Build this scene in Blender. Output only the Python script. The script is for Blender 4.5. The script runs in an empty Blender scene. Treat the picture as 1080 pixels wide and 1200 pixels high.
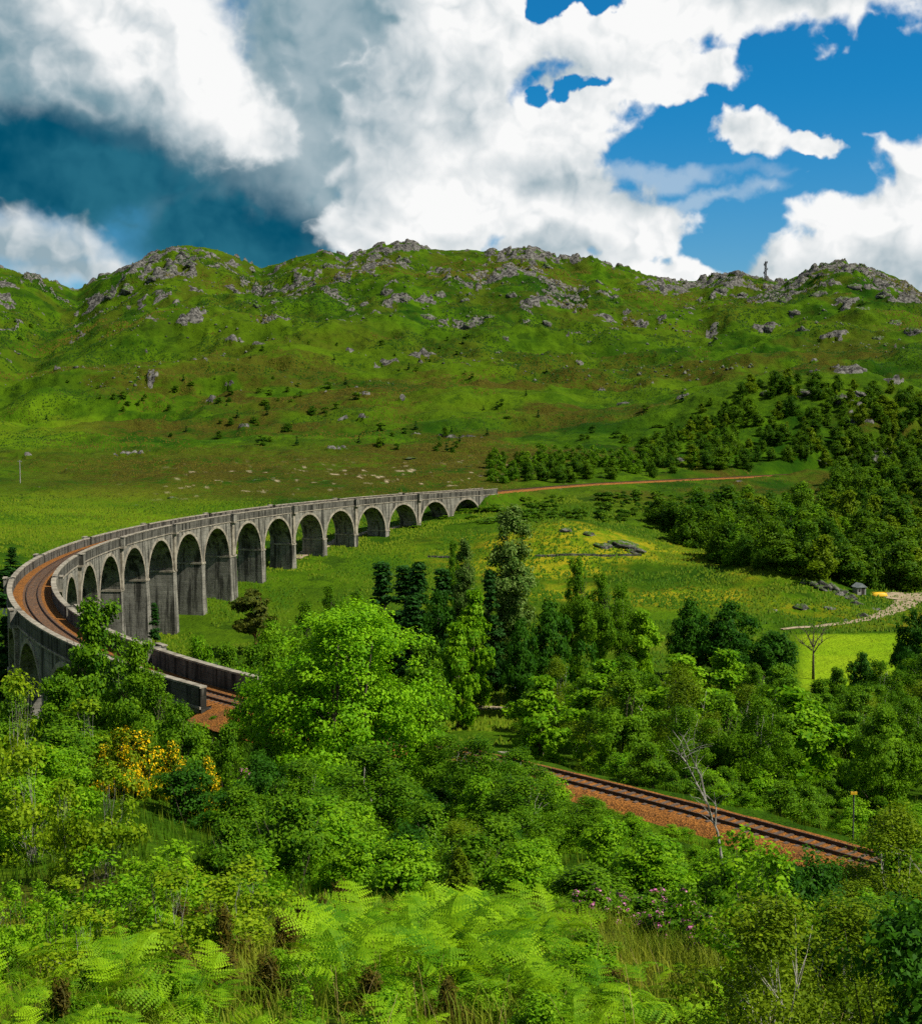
import bpy, math, random
import numpy as np
from mathutils import Vector

# ------------------------------------------------------------------ camera, sky, sun, exposure
scene = bpy.context.scene
FOC, TH, CAMZ = 1595.0, 0.0738, 26.318          # focal length in photo pixels, pitch, height above viaduct parapet datum
cam_d = bpy.data.cameras.new('camera'); cam = bpy.data.objects.new('camera', cam_d)
scene.collection.objects.link(cam); scene.camera = cam
cam.location = (0, 0, CAMZ); cam.rotation_euler = (math.pi/2 - TH, 0, 0)
cam_d.sensor_fit = 'VERTICAL'; cam_d.sensor_height = 36.0; cam_d.lens = 36.0*FOC/1200.0
cam_d.clip_start = 0.1; cam_d.clip_end = 30000

SUN_EL = math.radians(49); SUN_AZ = math.radians(112)     # azimuth clockwise from +Y (view direction): from the right, a little behind
sun_vec = Vector((math.sin(SUN_AZ)*math.cos(SUN_EL), math.cos(SUN_AZ)*math.cos(SUN_EL), math.sin(SUN_EL)))
sd = bpy.data.lights.new('sun', 'SUN'); sd.energy = 5.0; sd.angle = math.radians(0.5); sd.color = (1.0, 0.94, 0.80)
sun = bpy.data.objects.new('sun', sd); scene.collection.objects.link(sun)
sun.rotation_euler = sun_vec.to_track_quat('Z', 'Y').to_euler(); sun.location = (200, -100, 300)
scene.view_settings.view_transform = 'Standard'; scene.view_settings.look = 'None'
scene.view_settings.exposure = 0.35; scene.view_settings.gamma = 1.0; scene.view_settings.use_curve_mapping = False
scene.cycles.max_bounces = 6; scene.cycles.diffuse_bounces = 2; scene.cycles.transmission_bounces = 3
scene.cycles.use_denoising = False; scene.cycles.use_adaptive_sampling = True; scene.cycles.adaptive_threshold = 0.03

class NT:
    """small helper to write node trees"""
    def __init__(s, tree): s.t = tree; s.n = tree.nodes; s.l = tree.links
    def _set(s, sock, v):
        if isinstance(v, bpy.types.NodeSocket): s.l.new(v, sock)
        elif v is not None:
            if hasattr(sock, 'default_value') and isinstance(v, (tuple, list)) and len(v) == 3 and sock.type == 'RGBA': v = (*v, 1)
            sock.default_value = v
    def new(s, typ, ins=None, **props):
        nd = s.n.new(typ)
        for k, v in props.items(): setattr(nd, k, v)
        for k, v in (ins or {}).items(): s._set(nd.inputs[k], v)
        return nd
    def m(s, op, a, b=None, c=None, clamp=False):
        nd = s.n.new('ShaderNodeMath'); nd.operation = op; nd.use_clamp = clamp
        s._set(nd.inputs[0], a); s._set(nd.inputs[1], b); s._set(nd.inputs[2], c); return nd.outputs[0]
    def vm(s, op, a, b=None, scale=None):
        nd = s.n.new('ShaderNodeVectorMath'); nd.operation = op
        s._set(nd.inputs[0], a); s._set(nd.inputs[1], b)
        if scale is not None: s._set(nd.inputs['Scale'], scale)
        return nd.outputs[0]
    def mix(s, fac, a, b, mode='MIX'):
        nd = s.n.new('ShaderNodeMix'); nd.data_type = 'RGBA'; nd.blend_type = mode
        s._set(nd.inputs[0], fac); s._set(nd.inputs[6], a); s._set(nd.inputs[7], b); return nd.outputs[2]
    def ss(s, v, a, b, lo=0.0, hi=1.0):
        nd = s.n.new('ShaderNodeMapRange'); nd.interpolation_type = 'SMOOTHSTEP'
        s._set(nd.inputs[0], v); s._set(nd.inputs[1], a); s._set(nd.inputs[2], b); s._set(nd.inputs[3], lo); s._set(nd.inputs[4], hi)
        return nd.outputs[0]
    def noise(s, vec, scale, detail=6, rough=0.55, out=0, dist=0.0):
        nd = s.new('ShaderNodeTexNoise', {'Vector': vec, 'Scale': scale, 'Detail': detail, 'Roughness': rough, 'Distortion': dist})
        return nd.outputs[out]

def build_world():
    w = bpy.data.worlds.new('World'); scene.world = w; w.use_nodes = True
    w.cycles.sampling_method = 'MANUAL'; w.cycles.sample_map_resolution = 512
    w.node_tree.nodes.clear(); g = NT(w.node_tree)
    D = g.new('ShaderNodeTexCoord').outputs['Generated']
    sky = g.new('ShaderNodeTexSky', sky_type='NISHITA', sun_disc=False, sun_elevation=SUN_EL, sun_rotation=SUN_AZ,
                altitude=60.0, air_density=1.0, dust_density=0.3, ozone_density=2.0).outputs[0]
    xyz = g.new('ShaderNodeSeparateXYZ', {0: D})
    A = g.m('ARCTAN2', xyz.outputs[0], xyz.outputs[1]); E = g.m('ARCSINE', xyz.outputs[2])
    wn = g.new('ShaderNodeSeparateColor', {0: g.noise(D, 9.0, 4, 0.55, 1)})
    wn2 = g.new('ShaderNodeSeparateColor', {0: g.noise(D, 34.0, 4, 0.6, 1)})
    def warp(v, c, amp, amp2):
        v = g.m('ADD', v, g.m('MULTIPLY', g.m('SUBTRACT', wn.outputs[c], 0.5), amp))
        return g.m('ADD', v, g.m('MULTIPLY', g.m('SUBTRACT', wn2.outputs[c], 0.5), amp2))
    Aw, Ew = warp(A, 0, 0.075, 0.028), warp(E, 1, 0.055, 0.022)
    def ell(px, row, rx, ry, rot=0, a=Aw, e=Ew):
        dx = g.m('SUBTRACT', a, (px-540)/1595); dy = g.m('SUBTRACT', e, (482-row)/1595)
        c, s_ = math.cos(rot), math.sin(rot)
        u = g.m('ADD', g.m('MULTIPLY', dx, c/rx*1595), g.m('MULTIPLY', dy, s_/rx*1595))
        v = g.m('ADD', g.m('MULTIPLY', dx, -s_/ry*1595), g.m('MULTIPLY', dy, c/ry*1595))
        d2 = g.m('ADD', g.m('MULTIPLY', u, u), g.m('MULTIPLY', v, v))
        return g.m('SUBTRACT', 1.0, g.m('SQRT', d2))
    def union(lst, **k):
        f = None
        for p in lst:
            e = ell(*p, **k); f = e if f is None else g.m('SMOOTH_MAX', f, e, 0.25)
        return f
    # cauliflower billows (folded noise) and a smoother field, each also read a little towards the sun for light and shade in the clouds
    def folds(vec):
        t = None
        for sc, am in ((17.0, 0.55), (36.0, 0.30), (78.0, 0.11), (160.0, 0.04)):
            v = g.m('MULTIPLY', g.m('ABSOLUTE', g.m('SUBTRACT', g.noise(vec, sc, 0, 0.5), 0.5)), 2*am); t = v if t is None else g.m('ADD', t, v)
        return t
    dv = g.vm('ADD', D, g.vm('SCALE', g.vm('SUBTRACT', g.noise(D, 22.0, 3, 0.6, 1), (0.5, 0.5, 0.5)), scale=0.035))
    t0 = folds(dv); t1 = folds(g.vm('ADD', dv, (0.0055, 0.0, 0.0075)))
    fb = g.noise(D, 12.0, 8, 0.62); fb1 = g.noise(g.vm('ADD', D, (0.018, 0, 0.026)), 12.0, 4, 0.6)
    detail = g.m('ADD', g.m('MULTIPLY', g.m('SUBTRACT', 0.22, t0), 1.9), g.m('MULTIPLY', g.m('SUBTRACT', fb, 0.5), 1.3))
    # open sky, more saturated than the raw model as in the photograph
    blue = g.mix(1.0, sky, (0.006, 0.070, 0.108), 'MULTIPLY')
    hz = g.ss(E, 0.0, 0.24); blue = g.mix(hz, g.mix(1.0, sky, (0.050, 0.078, 0.098), 'MULTIPLY'), blue)
    # further clouds all round, outside the part of the sky in view
    far = g.m('SUBTRACT', g.m('MULTIPLY', g.noise(D, 2.6, 4, 0.55), 2.2), 1.02)
    out_w = g.m('MAXIMUM', g.ss(g.m('ABSOLUTE', A), 0.34, 0.55), g.ss(E, 0.33, 0.5))
    # dark rain-blue bank, grey-teal bank, veil
    dark = union([(60, 235, 330, 70), (280, 290, 200, 62), (20, 200, 240, 60)])
    dark = g.m('ADD', dark, g.m('MULTIPLY', detail, 0.25)); mdark = g.ss(dark, -0.1, 0.6)
    grey = union([(395, 110, 180, 210), (20, 100, 260, 130), (180, 170, 300, 110, -0.35), (320, 245, 190, 80)])
    grey = g.m('ADD', grey, g.m('MULTIPLY', detail, 0.35)); mgrey = g.ss(grey, -0.10, 0.40)
    veil = g.m('ADD', union([(770, 208, 170, 18, -0.03), (830, 235, 120, 14, 0.1)]), g.m('MULTIPLY', detail, 0.9))
    mveil = g.ss(veil, 0.1, 0.9, 0.0, 0.5)
    white = union([(130, 55, 190, 100, -0.35), (245, 125, 110, 75, -0.4), (320, 172, 55, 38),
                   (560, 40, 120, 110), (520, 165, 110, 130), (610, 255, 160, 85), (500, 285, 130, 60), (720, 62, 110, 42, -0.1),
                   (770, 108, 110, 24, 0.05), (660, 150, 85, 75), (755, 275, 75, 40), (880, 8, 210, 74), (1050, 4, 160, 66), (790, 40, 90, 40),
                   (856, 166, 52, 29, -0.25), (932, 182, 40, 15), (1070, 290, 170, 110), (1000, 320, 140, 60), (985, 265, 75, 48), (940, 320, 80, 55), (1130, 240, 120, 80), (590, 200, 120, 120), (480, 240, 90, 80),
                   (20, 308, 150, 34), (120, 330, 120, 26), (700, 330, 260, 30)])
    gaps = g.m('ADD', union([(655, 20, 44, 18, 0.35), (705, 22, 24, 22), (695, 118, 44, 14, 0.12)]), g.m('MULTIPLY', detail, -1.1))
    white = g.m('SUBTRACT', white, g.m('MULTIPLY', g.m('MAXIMUM', g.m('ADD', gaps, 0.25), 0.0), 0.85))
    wf = g.m('ADD', white, g.m('MULTIPLY', detail, 0.58)); soft = g.ss(A, -0.30, -0.06, 0.50, 0.02)
    mwhite = g.ss(wf, g.m('SUBTRACT', -0.03, g.m('MULTIPLY', soft, 0.6)), g.m('ADD', 0.20, soft))
    lit = g.m('ADD', g.m('MULTIPLY', g.m('SUBTRACT', t1, t0), 1.3), g.m('MULTIPLY', g.m('SUBTRACT', fb, fb1), 1.0))
    low = g.noise(D, 4.6, 4, 0.45)
    shade = union([(0, 150, 300, 95, -0.25), (0, 60, 100, 100), (420, 120, 100, 200), (560, 130, 60, 70), (700, 215, 170, 40), (640, 95, 70, 35), (960, 30, 150, 30), (1010, 330, 150, 45), (880, 330, 40, 60), (30, 318, 190, 40), (620, 300, 130, 25)])
    lum = g.m('ADD', g.m('ADD', 0.98, g.m('MULTIPLY', lit, 1.25)), g.m('MULTIPLY', g.m('SUBTRACT', low, 0.5), 1.1))
    lum = g.m('SUBTRACT', lum, g.m('MULTIPLY', g.ss(g.m('ADD', shade, g.m('MULTIPLY', detail, 0.5)), -0.25, 0.75), 0.70))
    cwhite = g.mix(g.m('MULTIPLY', lum, 1.0, clamp=True), (0.30, 0.41, 0.47), (0.96, 0.965, 0.96))
    cgrey = g.mix(g.ss(g.m('ADD', g.m('ADD', low, 0.08), g.m('MULTIPLY', lit, 0.5)), 0.25, 0.8), (0.10, 0.24, 0.31), (0.40, 0.50, 0.55))
    cdark = g.mix(g.ss(g.m('ADD', g.noise(D, 7.0, 4, 0.55), g.m('MULTIPLY', lit, 0.35)), 0.32, 0.70), (0.0, 0.075, 0.140), (0.02, 0.150, 0.225))
    col = g.mix(mveil, blue, (0.62, 0.72, 0.80)); col = g.mix(mgrey, col, cgrey); col = g.mix(mdark, col, cdark); col = g.mix(mwhite, col, cwhite)
    # broken cloud over the unseen rest of the sky, darkened and dimmed to cut ambient fill
    fcol = g.mix(g.ss(far, -0.12, 0.16), blue, g.mix(g.ss(g.m('ADD', far, g.m('MULTIPLY', E, 0.2)), 0.0, 0.5), (0.80, 0.82, 0.83), (0.20, 0.27, 0.31)))
    bg = g.new('ShaderNodeBackground', {'Color': col, 'Strength': 0.78}); bg2 = g.new('ShaderNodeBackground', {'Color': fcol, 'Strength': 0.52})
    o = g.new('ShaderNodeOutputWorld'); mx = g.new('ShaderNodeMixShader', {0: out_w}); g.l.new(bg.outputs[0], mx.inputs[1]); g.l.new(bg2.outputs[0], mx.inputs[2]); g.l.new(mx.outputs[0], o.inputs[0])
build_world()

# ------------------------------------------------------------------ helpers
COL = scene.collection
R = random.Random(7); NR = np.random.default_rng(11)
def pix_dir(px, row):
    dx = (px-540)/FOC; dv = (600-row)/FOC
    return dx, math.cos(TH)+dv*math.sin(TH), -math.sin(TH)+dv*math.cos(TH)
def z_at(row, Y):                       # height of the sight line through a photo row at depth Y
    d = pix_dir(540, row); return CAMZ + d[2]/d[1]*Y
def x_at(px, Y, row=600):
    d = pix_dir(px, row); return d[0]/d[1]*Y

def hash2(ix, iy, seed):
    h = (ix.astype(np.int64)*374761393 + iy.astype(np.int64)*668265263 + seed*1442695041) & 0x7fffffff
    h = ((h ^ (h >> 13))*1274126177) & 0x7fffffff
    return ((h ^ (h >> 16)) & 0xffff)/65535.0
def vnoise(x, y, seed=0):
    ix, iy = np.floor(x), np.floor(y); fx, fy = x-ix, y-iy
    fx = fx*fx*fx*(fx*(fx*6-15)+10); fy = fy*fy*fy*(fy*(fy*6-15)+10)
    ix = ix.astype(np.int64); iy = iy.astype(np.int64)
    a = hash2(ix, iy, seed); b = hash2(ix+1, iy, seed); c = hash2(ix, iy+1, seed); d = hash2(ix+1, iy+1, seed)
    return (a+(b-a)*fx)*(1-fy)+(c+(d-c)*fx)*fy
def fbm(x, y, oct=5, seed=0, gain=0.5):
    v = 0; a = 1; t = 0
    for i in range(oct):
        v = v + a*vnoise(x, y, seed+i*17); t += a; a *= gain; x, y = x*2.03+13.7, y*2.03-7.1
    return v/t
def ridged(x, y, oct=5, seed=0):
    v = 0; a = 1; t = 0
    for i in range(oct):
        v = v + a*(1-np.abs(2*vnoise(x, y, seed+i*31)-1)); t += a; a *= 0.5; x, y = x*2.07+3.3, y*2.07+9.1
    return v/t
def sstep(v, a, b):
    t = np.clip((v-a)/(b-a), 0, 1); return t*t*(3-2*t)

def mesh_obj(name, V, F, mat=None, parent=None, smooth=False, attrs=None, mats=None, mi=None):
    V = np.asarray(V, dtype=np.float32)
    me = bpy.data.meshes.new(name)
    if isinstance(F, np.ndarray) and F.ndim == 2:
        n, k = F.shape
        me.vertices.add(len(V)); me.vertices.foreach_set('co', V.ravel())
        me.loops.add(n*k); me.loops.foreach_set('vertex_index', F.astype(np.int32).ravel())
        me.polygons.add(n); me.polygons.foreach_set('loop_start', np.arange(0, n*k, k, dtype=np.int32))
        me.polygons.foreach_set('loop_total', np.full(n, k, dtype=np.int32))
    else:
        me.from_pydata([tuple(v) for v in V], [], [tuple(f) for f in F])
    if attrs:
        for k_, a in attrs.items():
            at = me.attributes.new(k_, 'FLOAT', 'POINT'); at.data.foreach_set('value', np.asarray(a, dtype=np.float32))
    for m_ in (mats or ([mat] if mat else [])): me.materials.append(m_)
    if mi is not None: me.polygons.foreach_set('material_index', np.asarray(mi, dtype=np.int32))
    if smooth: me.polygons.foreach_set('use_smooth', np.ones(len(me.polygons), dtype=bool))
    me.update(); me.validate()
    o = bpy.data.objects.new(name, me); COL.objects.link(o)
    if parent: o.parent = parent
    return o
def tag(o, label=None, cat=None, group=None, kind=None):
    if label: o['label'] = label
    if cat: o['category'] = cat
    if group: o['group'] = group
    if kind: o['kind'] = kind
    return o
def empty(name, loc=(0, 0, 0), rz=0.0):
    o = bpy.data.objects.new(name, None); COL.objects.link(o); o.location = loc; o.rotation_euler = (0, 0, rz); o.empty_display_size = 0.3
    return o
def copy_tree(o, parent=None):
    c = o.copy(); COL.objects.link(c); c.parent = parent
    for ch in o.children: copy_tree(ch, c)
    return c
class MB:
    """collects boxes and tubes into one mesh"""
    def __init__(s): s.v = []; s.f = []
    def box(s, x0, x1, y0, y1, z0, z1, M=None):
        b = len(s.v)
        for z in (z0, z1):
            for x, y in ((x0, y0), (x1, y0), (x1, y1), (x0, y1)):
                p = Vector((x, y, z)); s.v.append(tuple(M @ p if M else p))
        s.f += [(b, b+3, b+2, b+1), (b+4, b+5, b+6, b+7)] + [(b+i, b+(i+1) % 4, b+4+(i+1) % 4, b+4+i) for i in range(4)]
    def tube(s, pts, rad, n=6, cap=True):
        b = len(s.v); pts = [Vector(p) for p in pts]
        for i, p in enumerate(pts):
            d = (pts[min(i+1, len(pts)-1)]-pts[max(i-1, 0)]).normalized()
            a = d.cross(Vector((0, 0, 1)) if abs(d.z) < 0.9 else Vector((1, 0, 0))).normalized(); c = d.cross(a)
            r = rad[i] if isinstance(rad, (list, tuple)) else rad
            for k in range(n):
                t = 2*math.pi*k/n; s.v.append(tuple(p+(a*math.cos(t)+c*math.sin(t))*r))
        for i in range(len(pts)-1):
            for k in range(n):
                s.f.append((b+i*n+k, b+i*n+(k+1) % n, b+(i+1)*n+(k+1) % n, b+(i+1)*n+k))
        if cap:
            s.f.append(tuple(b+k for k in reversed(range(n)))); e = b+(len(pts)-1)*n; s.f.append(tuple(e+k for k in range(n)))
    def build(s, name, mat, parent=None, smooth=False): return mesh_obj(name, s.v, s.f, mat, parent, smooth)

# ------------------------------------------------------------------ materials
def new_mat(name):
    m = bpy.data.materials.new(name); m.use_nodes = True; m.node_tree.nodes.clear(); g = NT(m.node_tree)
    out = g.new('ShaderNodeOutputMaterial'); return m, g, out
def finish(g, out, col, rough=0.9, bump=None, bstr=0.3, bdist=0.1, spec=0.2):
    p = g.new('ShaderNodeBsdfPrincipled', {'Base Color': col, 'Roughness': rough, 'Specular IOR Level': spec})
    if bump is not None:
        b = g.new('ShaderNodeBump', {'Height': bump, 'Strength': bstr, 'Distance': bdist}); g.l.new(b.outputs[0], p.inputs['Normal'])
    g.l.new(p.outputs[0], out.inputs[0])
def simple_mat(name, c1, c2, scale=3.0, rough=0.9, bstr=0.4, bdist=0.05, detail=6, spec=0.2):
    m, g, out = new_mat(name); P = g.new('ShaderNodeTexCoord').outputs['Object']
    n = g.noise(P, scale, detail, 0.6); finish(g, out, g.mix(g.ss(n, 0.3, 0.7), c1, c2), rough, n, bstr, bdist, spec); return m
def leaf_mat(name, c_dark, c_light, trans=0.36, hue=0.3, rough=0.55):
    m, g, out = new_mat(name)
    t = g.new('ShaderNodeAttribute', attribute_name='tint').outputs['Fac']; oi = g.new('ShaderNodeObjectInfo').outputs['Random']
    f = g.m('ADD', t, g.m('MULTIPLY', g.m('SUBTRACT', oi, 0.5), hue), clamp=True)
    col = g.mix(f, c_dark, c_light)
    p = g.new('ShaderNodeBsdfPrincipled', {'Base Color': col, 'Roughness': rough, 'Specular IOR Level': 0.07})
    tr = g.new('ShaderNodeBsdfTranslucent', {'Color': g.mix(1.0, col, (1.25, 1.25, 0.6), 'MULTIPLY')})
    mx = g.new('ShaderNodeMixShader', {0: trans}); g.l.new(p.outputs[0], mx.inputs[1]); g.l.new(tr.outputs[0], mx.inputs[2]); g.l.new(mx.outputs[0], out.inputs[0])
    return m
M = {}
M['leaf_mid'] = leaf_mat('leaf_mid', (0.034, 0.115, 0.003), (0.165, 0.320, 0.008))
M['leaf_bright'] = leaf_mat('leaf_bright', (0.070, 0.210, 0.003), (0.250, 0.450, 0.010))
M['leaf_willow'] = leaf_mat('leaf_willow', (0.075, 0.235, 0.003), (0.260, 0.500, 0.010))
M['leaf_dark'] = leaf_mat('leaf_dark', (0.014, 0.068, 0.004), (0.055, 0.165, 0.008))
M['leaf_conifer'] = leaf_mat('leaf_conifer', (0.008, 0.042, 0.006), (0.028, 0.095, 0.010), 0.15)
M['leaf_lime'] = leaf_mat('leaf_lime', (0.100, 0.205, 0.004), (0.310, 0.420, 0.012))
M['leaf_olive'] = leaf_mat('leaf_olive', (0.062, 0.125, 0.003), (0.200, 0.290, 0.008))
M['leaf_poplar'] = leaf_mat('leaf_poplar', (0.026, 0.100, 0.005), (0.240, 0.340, 0.080))
M['leaf_pine'] = leaf_mat('leaf_pine', (0.035, 0.060, 0.006), (0.110, 0.120, 0.012), 0.15)
M['leaf_wood'] = leaf_mat('leaf_wood', (0.024, 0.085, 0.003), (0.120, 0.225, 0.006), 0.35, 0.7)
M['fern'] = leaf_mat('fern', (0.060, 0.180, 0.003), (0.270, 0.460, 0.008), 0.36, 0.7)
M['tussock'] = leaf_mat('tussock', (0.040, 0.105, 0.003), (0.150, 0.200, 0.008), 0.2, 0.0)
M['scrub'] = leaf_mat('scrub', (0.014, 0.048, 0.002), (0.090, 0.078, 0.008), 0.1, 0.0)
M['heather'] = leaf_mat('heather', (0.050, 0.050, 0.006), (0.120, 0.095, 0.010), 0.2)
M['gorse_flower'] = leaf_mat('gorse_flower', (0.600, 0.360, 0.003), (0.860, 0.580, 0.006), 0.2)
M['rhodo_flower'] = leaf_mat('rhodo_flower', (0.500, 0.120, 0.330), (0.820, 0.360, 0.640), 0.3)
M['grass_blade'] = leaf_mat('grass_blade', (0.110, 0.190, 0.008), (0.300, 0.330, 0.030), 0.35)
M['dry_stem'] = simple_mat('dry_stem', (0.30, 0.20, 0.07), (0.48, 0.36, 0.16), 3)
M['bark'] = simple_mat('bark', (0.055, 0.042, 0.030), (0.13, 0.105, 0.08), 6)
M['bark_pale'] = simple_mat('bark_pale', (0.20, 0.18, 0.14), (0.58, 0.55, 0.48), 5)
M['bark_grey'] = simple_mat('bark_grey', (0.10, 0.09, 0.075), (0.36, 0.34, 0.30), 7)
M['bark_red'] = simple_mat('bark_red', (0.14, 0.06, 0.03), (0.28, 0.13, 0.06), 5)
M['rust_steel'] = simple_mat('rust_steel', (0.035, 0.022, 0.016), (0.085, 0.045, 0.025), 4, 0.6)
M['sleeper'] = simple_mat('sleeper', (0.07, 0.05, 0.04), (0.14, 0.10, 0.075), 3)
M['steel'] = simple_mat('steel', (0.05, 0.05, 0.055), (0.09, 0.09, 0.095), 2, 0.5)
M['timber_grey'] = simple_mat('timber_grey', (0.20, 0.19, 0.18), (0.34, 0.33, 0.33), 2)
M['slate'] = simple_mat('slate', (0.16, 0.18, 0.19), (0.25, 0.28, 0.29), 2)
M['yellow_paint'] = simple_mat('yellow_paint', (0.60, 0.36, 0.02), (0.75, 0.48, 0.03), 1.5, 0.45)
M['dark_gap'] = simple_mat('dark_gap', (0.02, 0.02, 0.02), (0.04, 0.035, 0.03), 2)

def rock_mat():
    m, g, out = new_mat('rock'); P = g.new('ShaderNodeTexCoord').outputs['Object']; G = g.new('ShaderNodeNewGeometry')
    W = G.outputs['Position']; n = g.noise(W, 0.55, 9, 0.65); n2 = g.noise(W, 0.12, 5, 0.5)
    c = g.mix(g.ss(n, 0.36, 0.68), (0.035, 0.034, 0.031), (0.195, 0.188, 0.172))
    up = g.new('ShaderNodeSeparateXYZ', {0: G.outputs['Normal']}).outputs[2]
    moss = g.m('MULTIPLY', g.ss(g.m('ADD', up, g.m('MULTIPLY', g.m('SUBTRACT', n2, 0.5), 1.6)), 0.45, 0.8), g.ss(n, 0.66, 0.46))
    c = g.mix(moss, c, (0.050, 0.105, 0.004)); finish(g, out, c, 0.95, n, 0.8, 0.8, 0.1); return m
M['rock'] = rock_mat()

def concrete_mat(name='concrete', dark=1.0):
    m, g, out = new_mat(name); W = g.new('ShaderNodeNewGeometry').outputs['Position']
    s = g.new('ShaderNodeSeparateXYZ', {0: W})
    n = g.noise(W, 0.35, 8, 0.62); fine = g.noise(W, 2.6, 7, 0.65)
    streakv = g.new('ShaderNodeCombineXYZ', {0: g.m('MULTIPLY', s.outputs[0], 0.9), 1: g.m('MULTIPLY', s.outputs[1], 0.9), 2: g.m('MULTIPLY', s.outputs[2], 0.07)}).outputs[0]
    st = g.noise(streakv, 1.0, 7, 0.65); st2 = g.noise(streakv, 2.7, 4, 0.6)
    # horizontal lifts of shuttered concrete
    lift = g.m('PINGPONG', g.m('ADD', s.outputs[2], g.m('MULTIPLY', n, 0.12)), 0.45)
    line = g.ss(lift, 0.0, 0.05, 1.0, 0.0); band = g.noise(g.new('ShaderNodeCombineXYZ', {2: g.m('FLOOR', g.m('DIVIDE', s.outputs[2], 0.9))}).outputs[0], 3.7, 1, 0.5)
    c = g.mix(g.ss(n, 0.28, 0.72), (0.085, 0.083, 0.074), (0.255, 0.248, 0.222))
    c = g.mix(g.m('MULTIPLY', g.ss(fine, 0.35, 0.7), 0.4), c, (0.33, 0.32, 0.285))
    c = g.mix(g.ss(st, 0.47, 0.60), c, (0.032, 0.032, 0.028))
    c = g.mix(g.ss(st2, 0.66, 0.76), c, (0.42, 0.40, 0.35))
    c = g.mix(g.m('MULTIPLY', g.ss(band, 0.35, 0.7), 0.25), c, (0.10, 0.095, 0.08))
    c = g.mix(g.m('MULTIPLY', line, 0.6), c, (0.05, 0.065, 0.055))
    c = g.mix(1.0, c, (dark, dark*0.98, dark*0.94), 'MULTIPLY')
    h = g.m('ADD', g.m('MULTIPLY', fine, 0.5), g.m('MULTIPLY', line, -0.5))
    finish(g, out, c, 0.93, h, 0.5, 0.12, 0.15); return m
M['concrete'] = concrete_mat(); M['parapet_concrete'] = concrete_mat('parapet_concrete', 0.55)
M['coping'] = simple_mat('coping', (0.15, 0.13, 0.10), (0.36, 0.325, 0.26), 0.8, 0.9, 0.5, 0.05, 8)
def ballast_mat():
    m, g, out = new_mat('ballast'); W = g.new('ShaderNodeNewGeometry').outputs['Position']
    v = g.new('ShaderNodeTexVoronoi', {'Vector': W, 'Scale': 9.0}); n = g.noise(W, 0.5, 6, 0.6); sep = g.new('ShaderNodeSeparateColor', {0: v.outputs['Color']})
    c = g.mix(sep.outputs[0], (0.105, 0.042, 0.012), (0.34, 0.135, 0.028)); c = g.mix(g.m('MULTIPLY', g.ss(n, 0.42, 0.75), 0.55), c, (0.075, 0.046, 0.026))
    finish(g, out, c, 0.95, v.outputs['Distance'], 0.9, 0.06, 0.1); return m
M['ballast'] = ballast_mat()
def gravel_mat(name, a, b):
    m, g, out = new_mat(name); W = g.new('ShaderNodeNewGeometry').outputs['Position']
    n = g.noise(W, 0.8, 9, 0.65); finish(g, out, g.mix(g.ss(n, 0.3, 0.7), a, b), 0.95, n, 0.4, 0.05, 0.1); return m
M['gravel'] = gravel_mat('gravel', (0.20, 0.155, 0.095), (0.36, 0.29, 0.20))
M['track_grey'] = gravel_mat('track_grey', (0.13, 0.12, 0.12), (0.24, 0.22, 0.21))
def water_mat():
    m, g, out = new_mat('water'); W = g.new('ShaderNodeNewGeometry').outputs['Position']; n = g.noise(W, 1.5, 5, 0.6)
    finish(g, out, (0.03, 0.045, 0.045), 0.12, n, 0.25, 0.05, 0.5); return m
M['water'] = water_mat()

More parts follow.
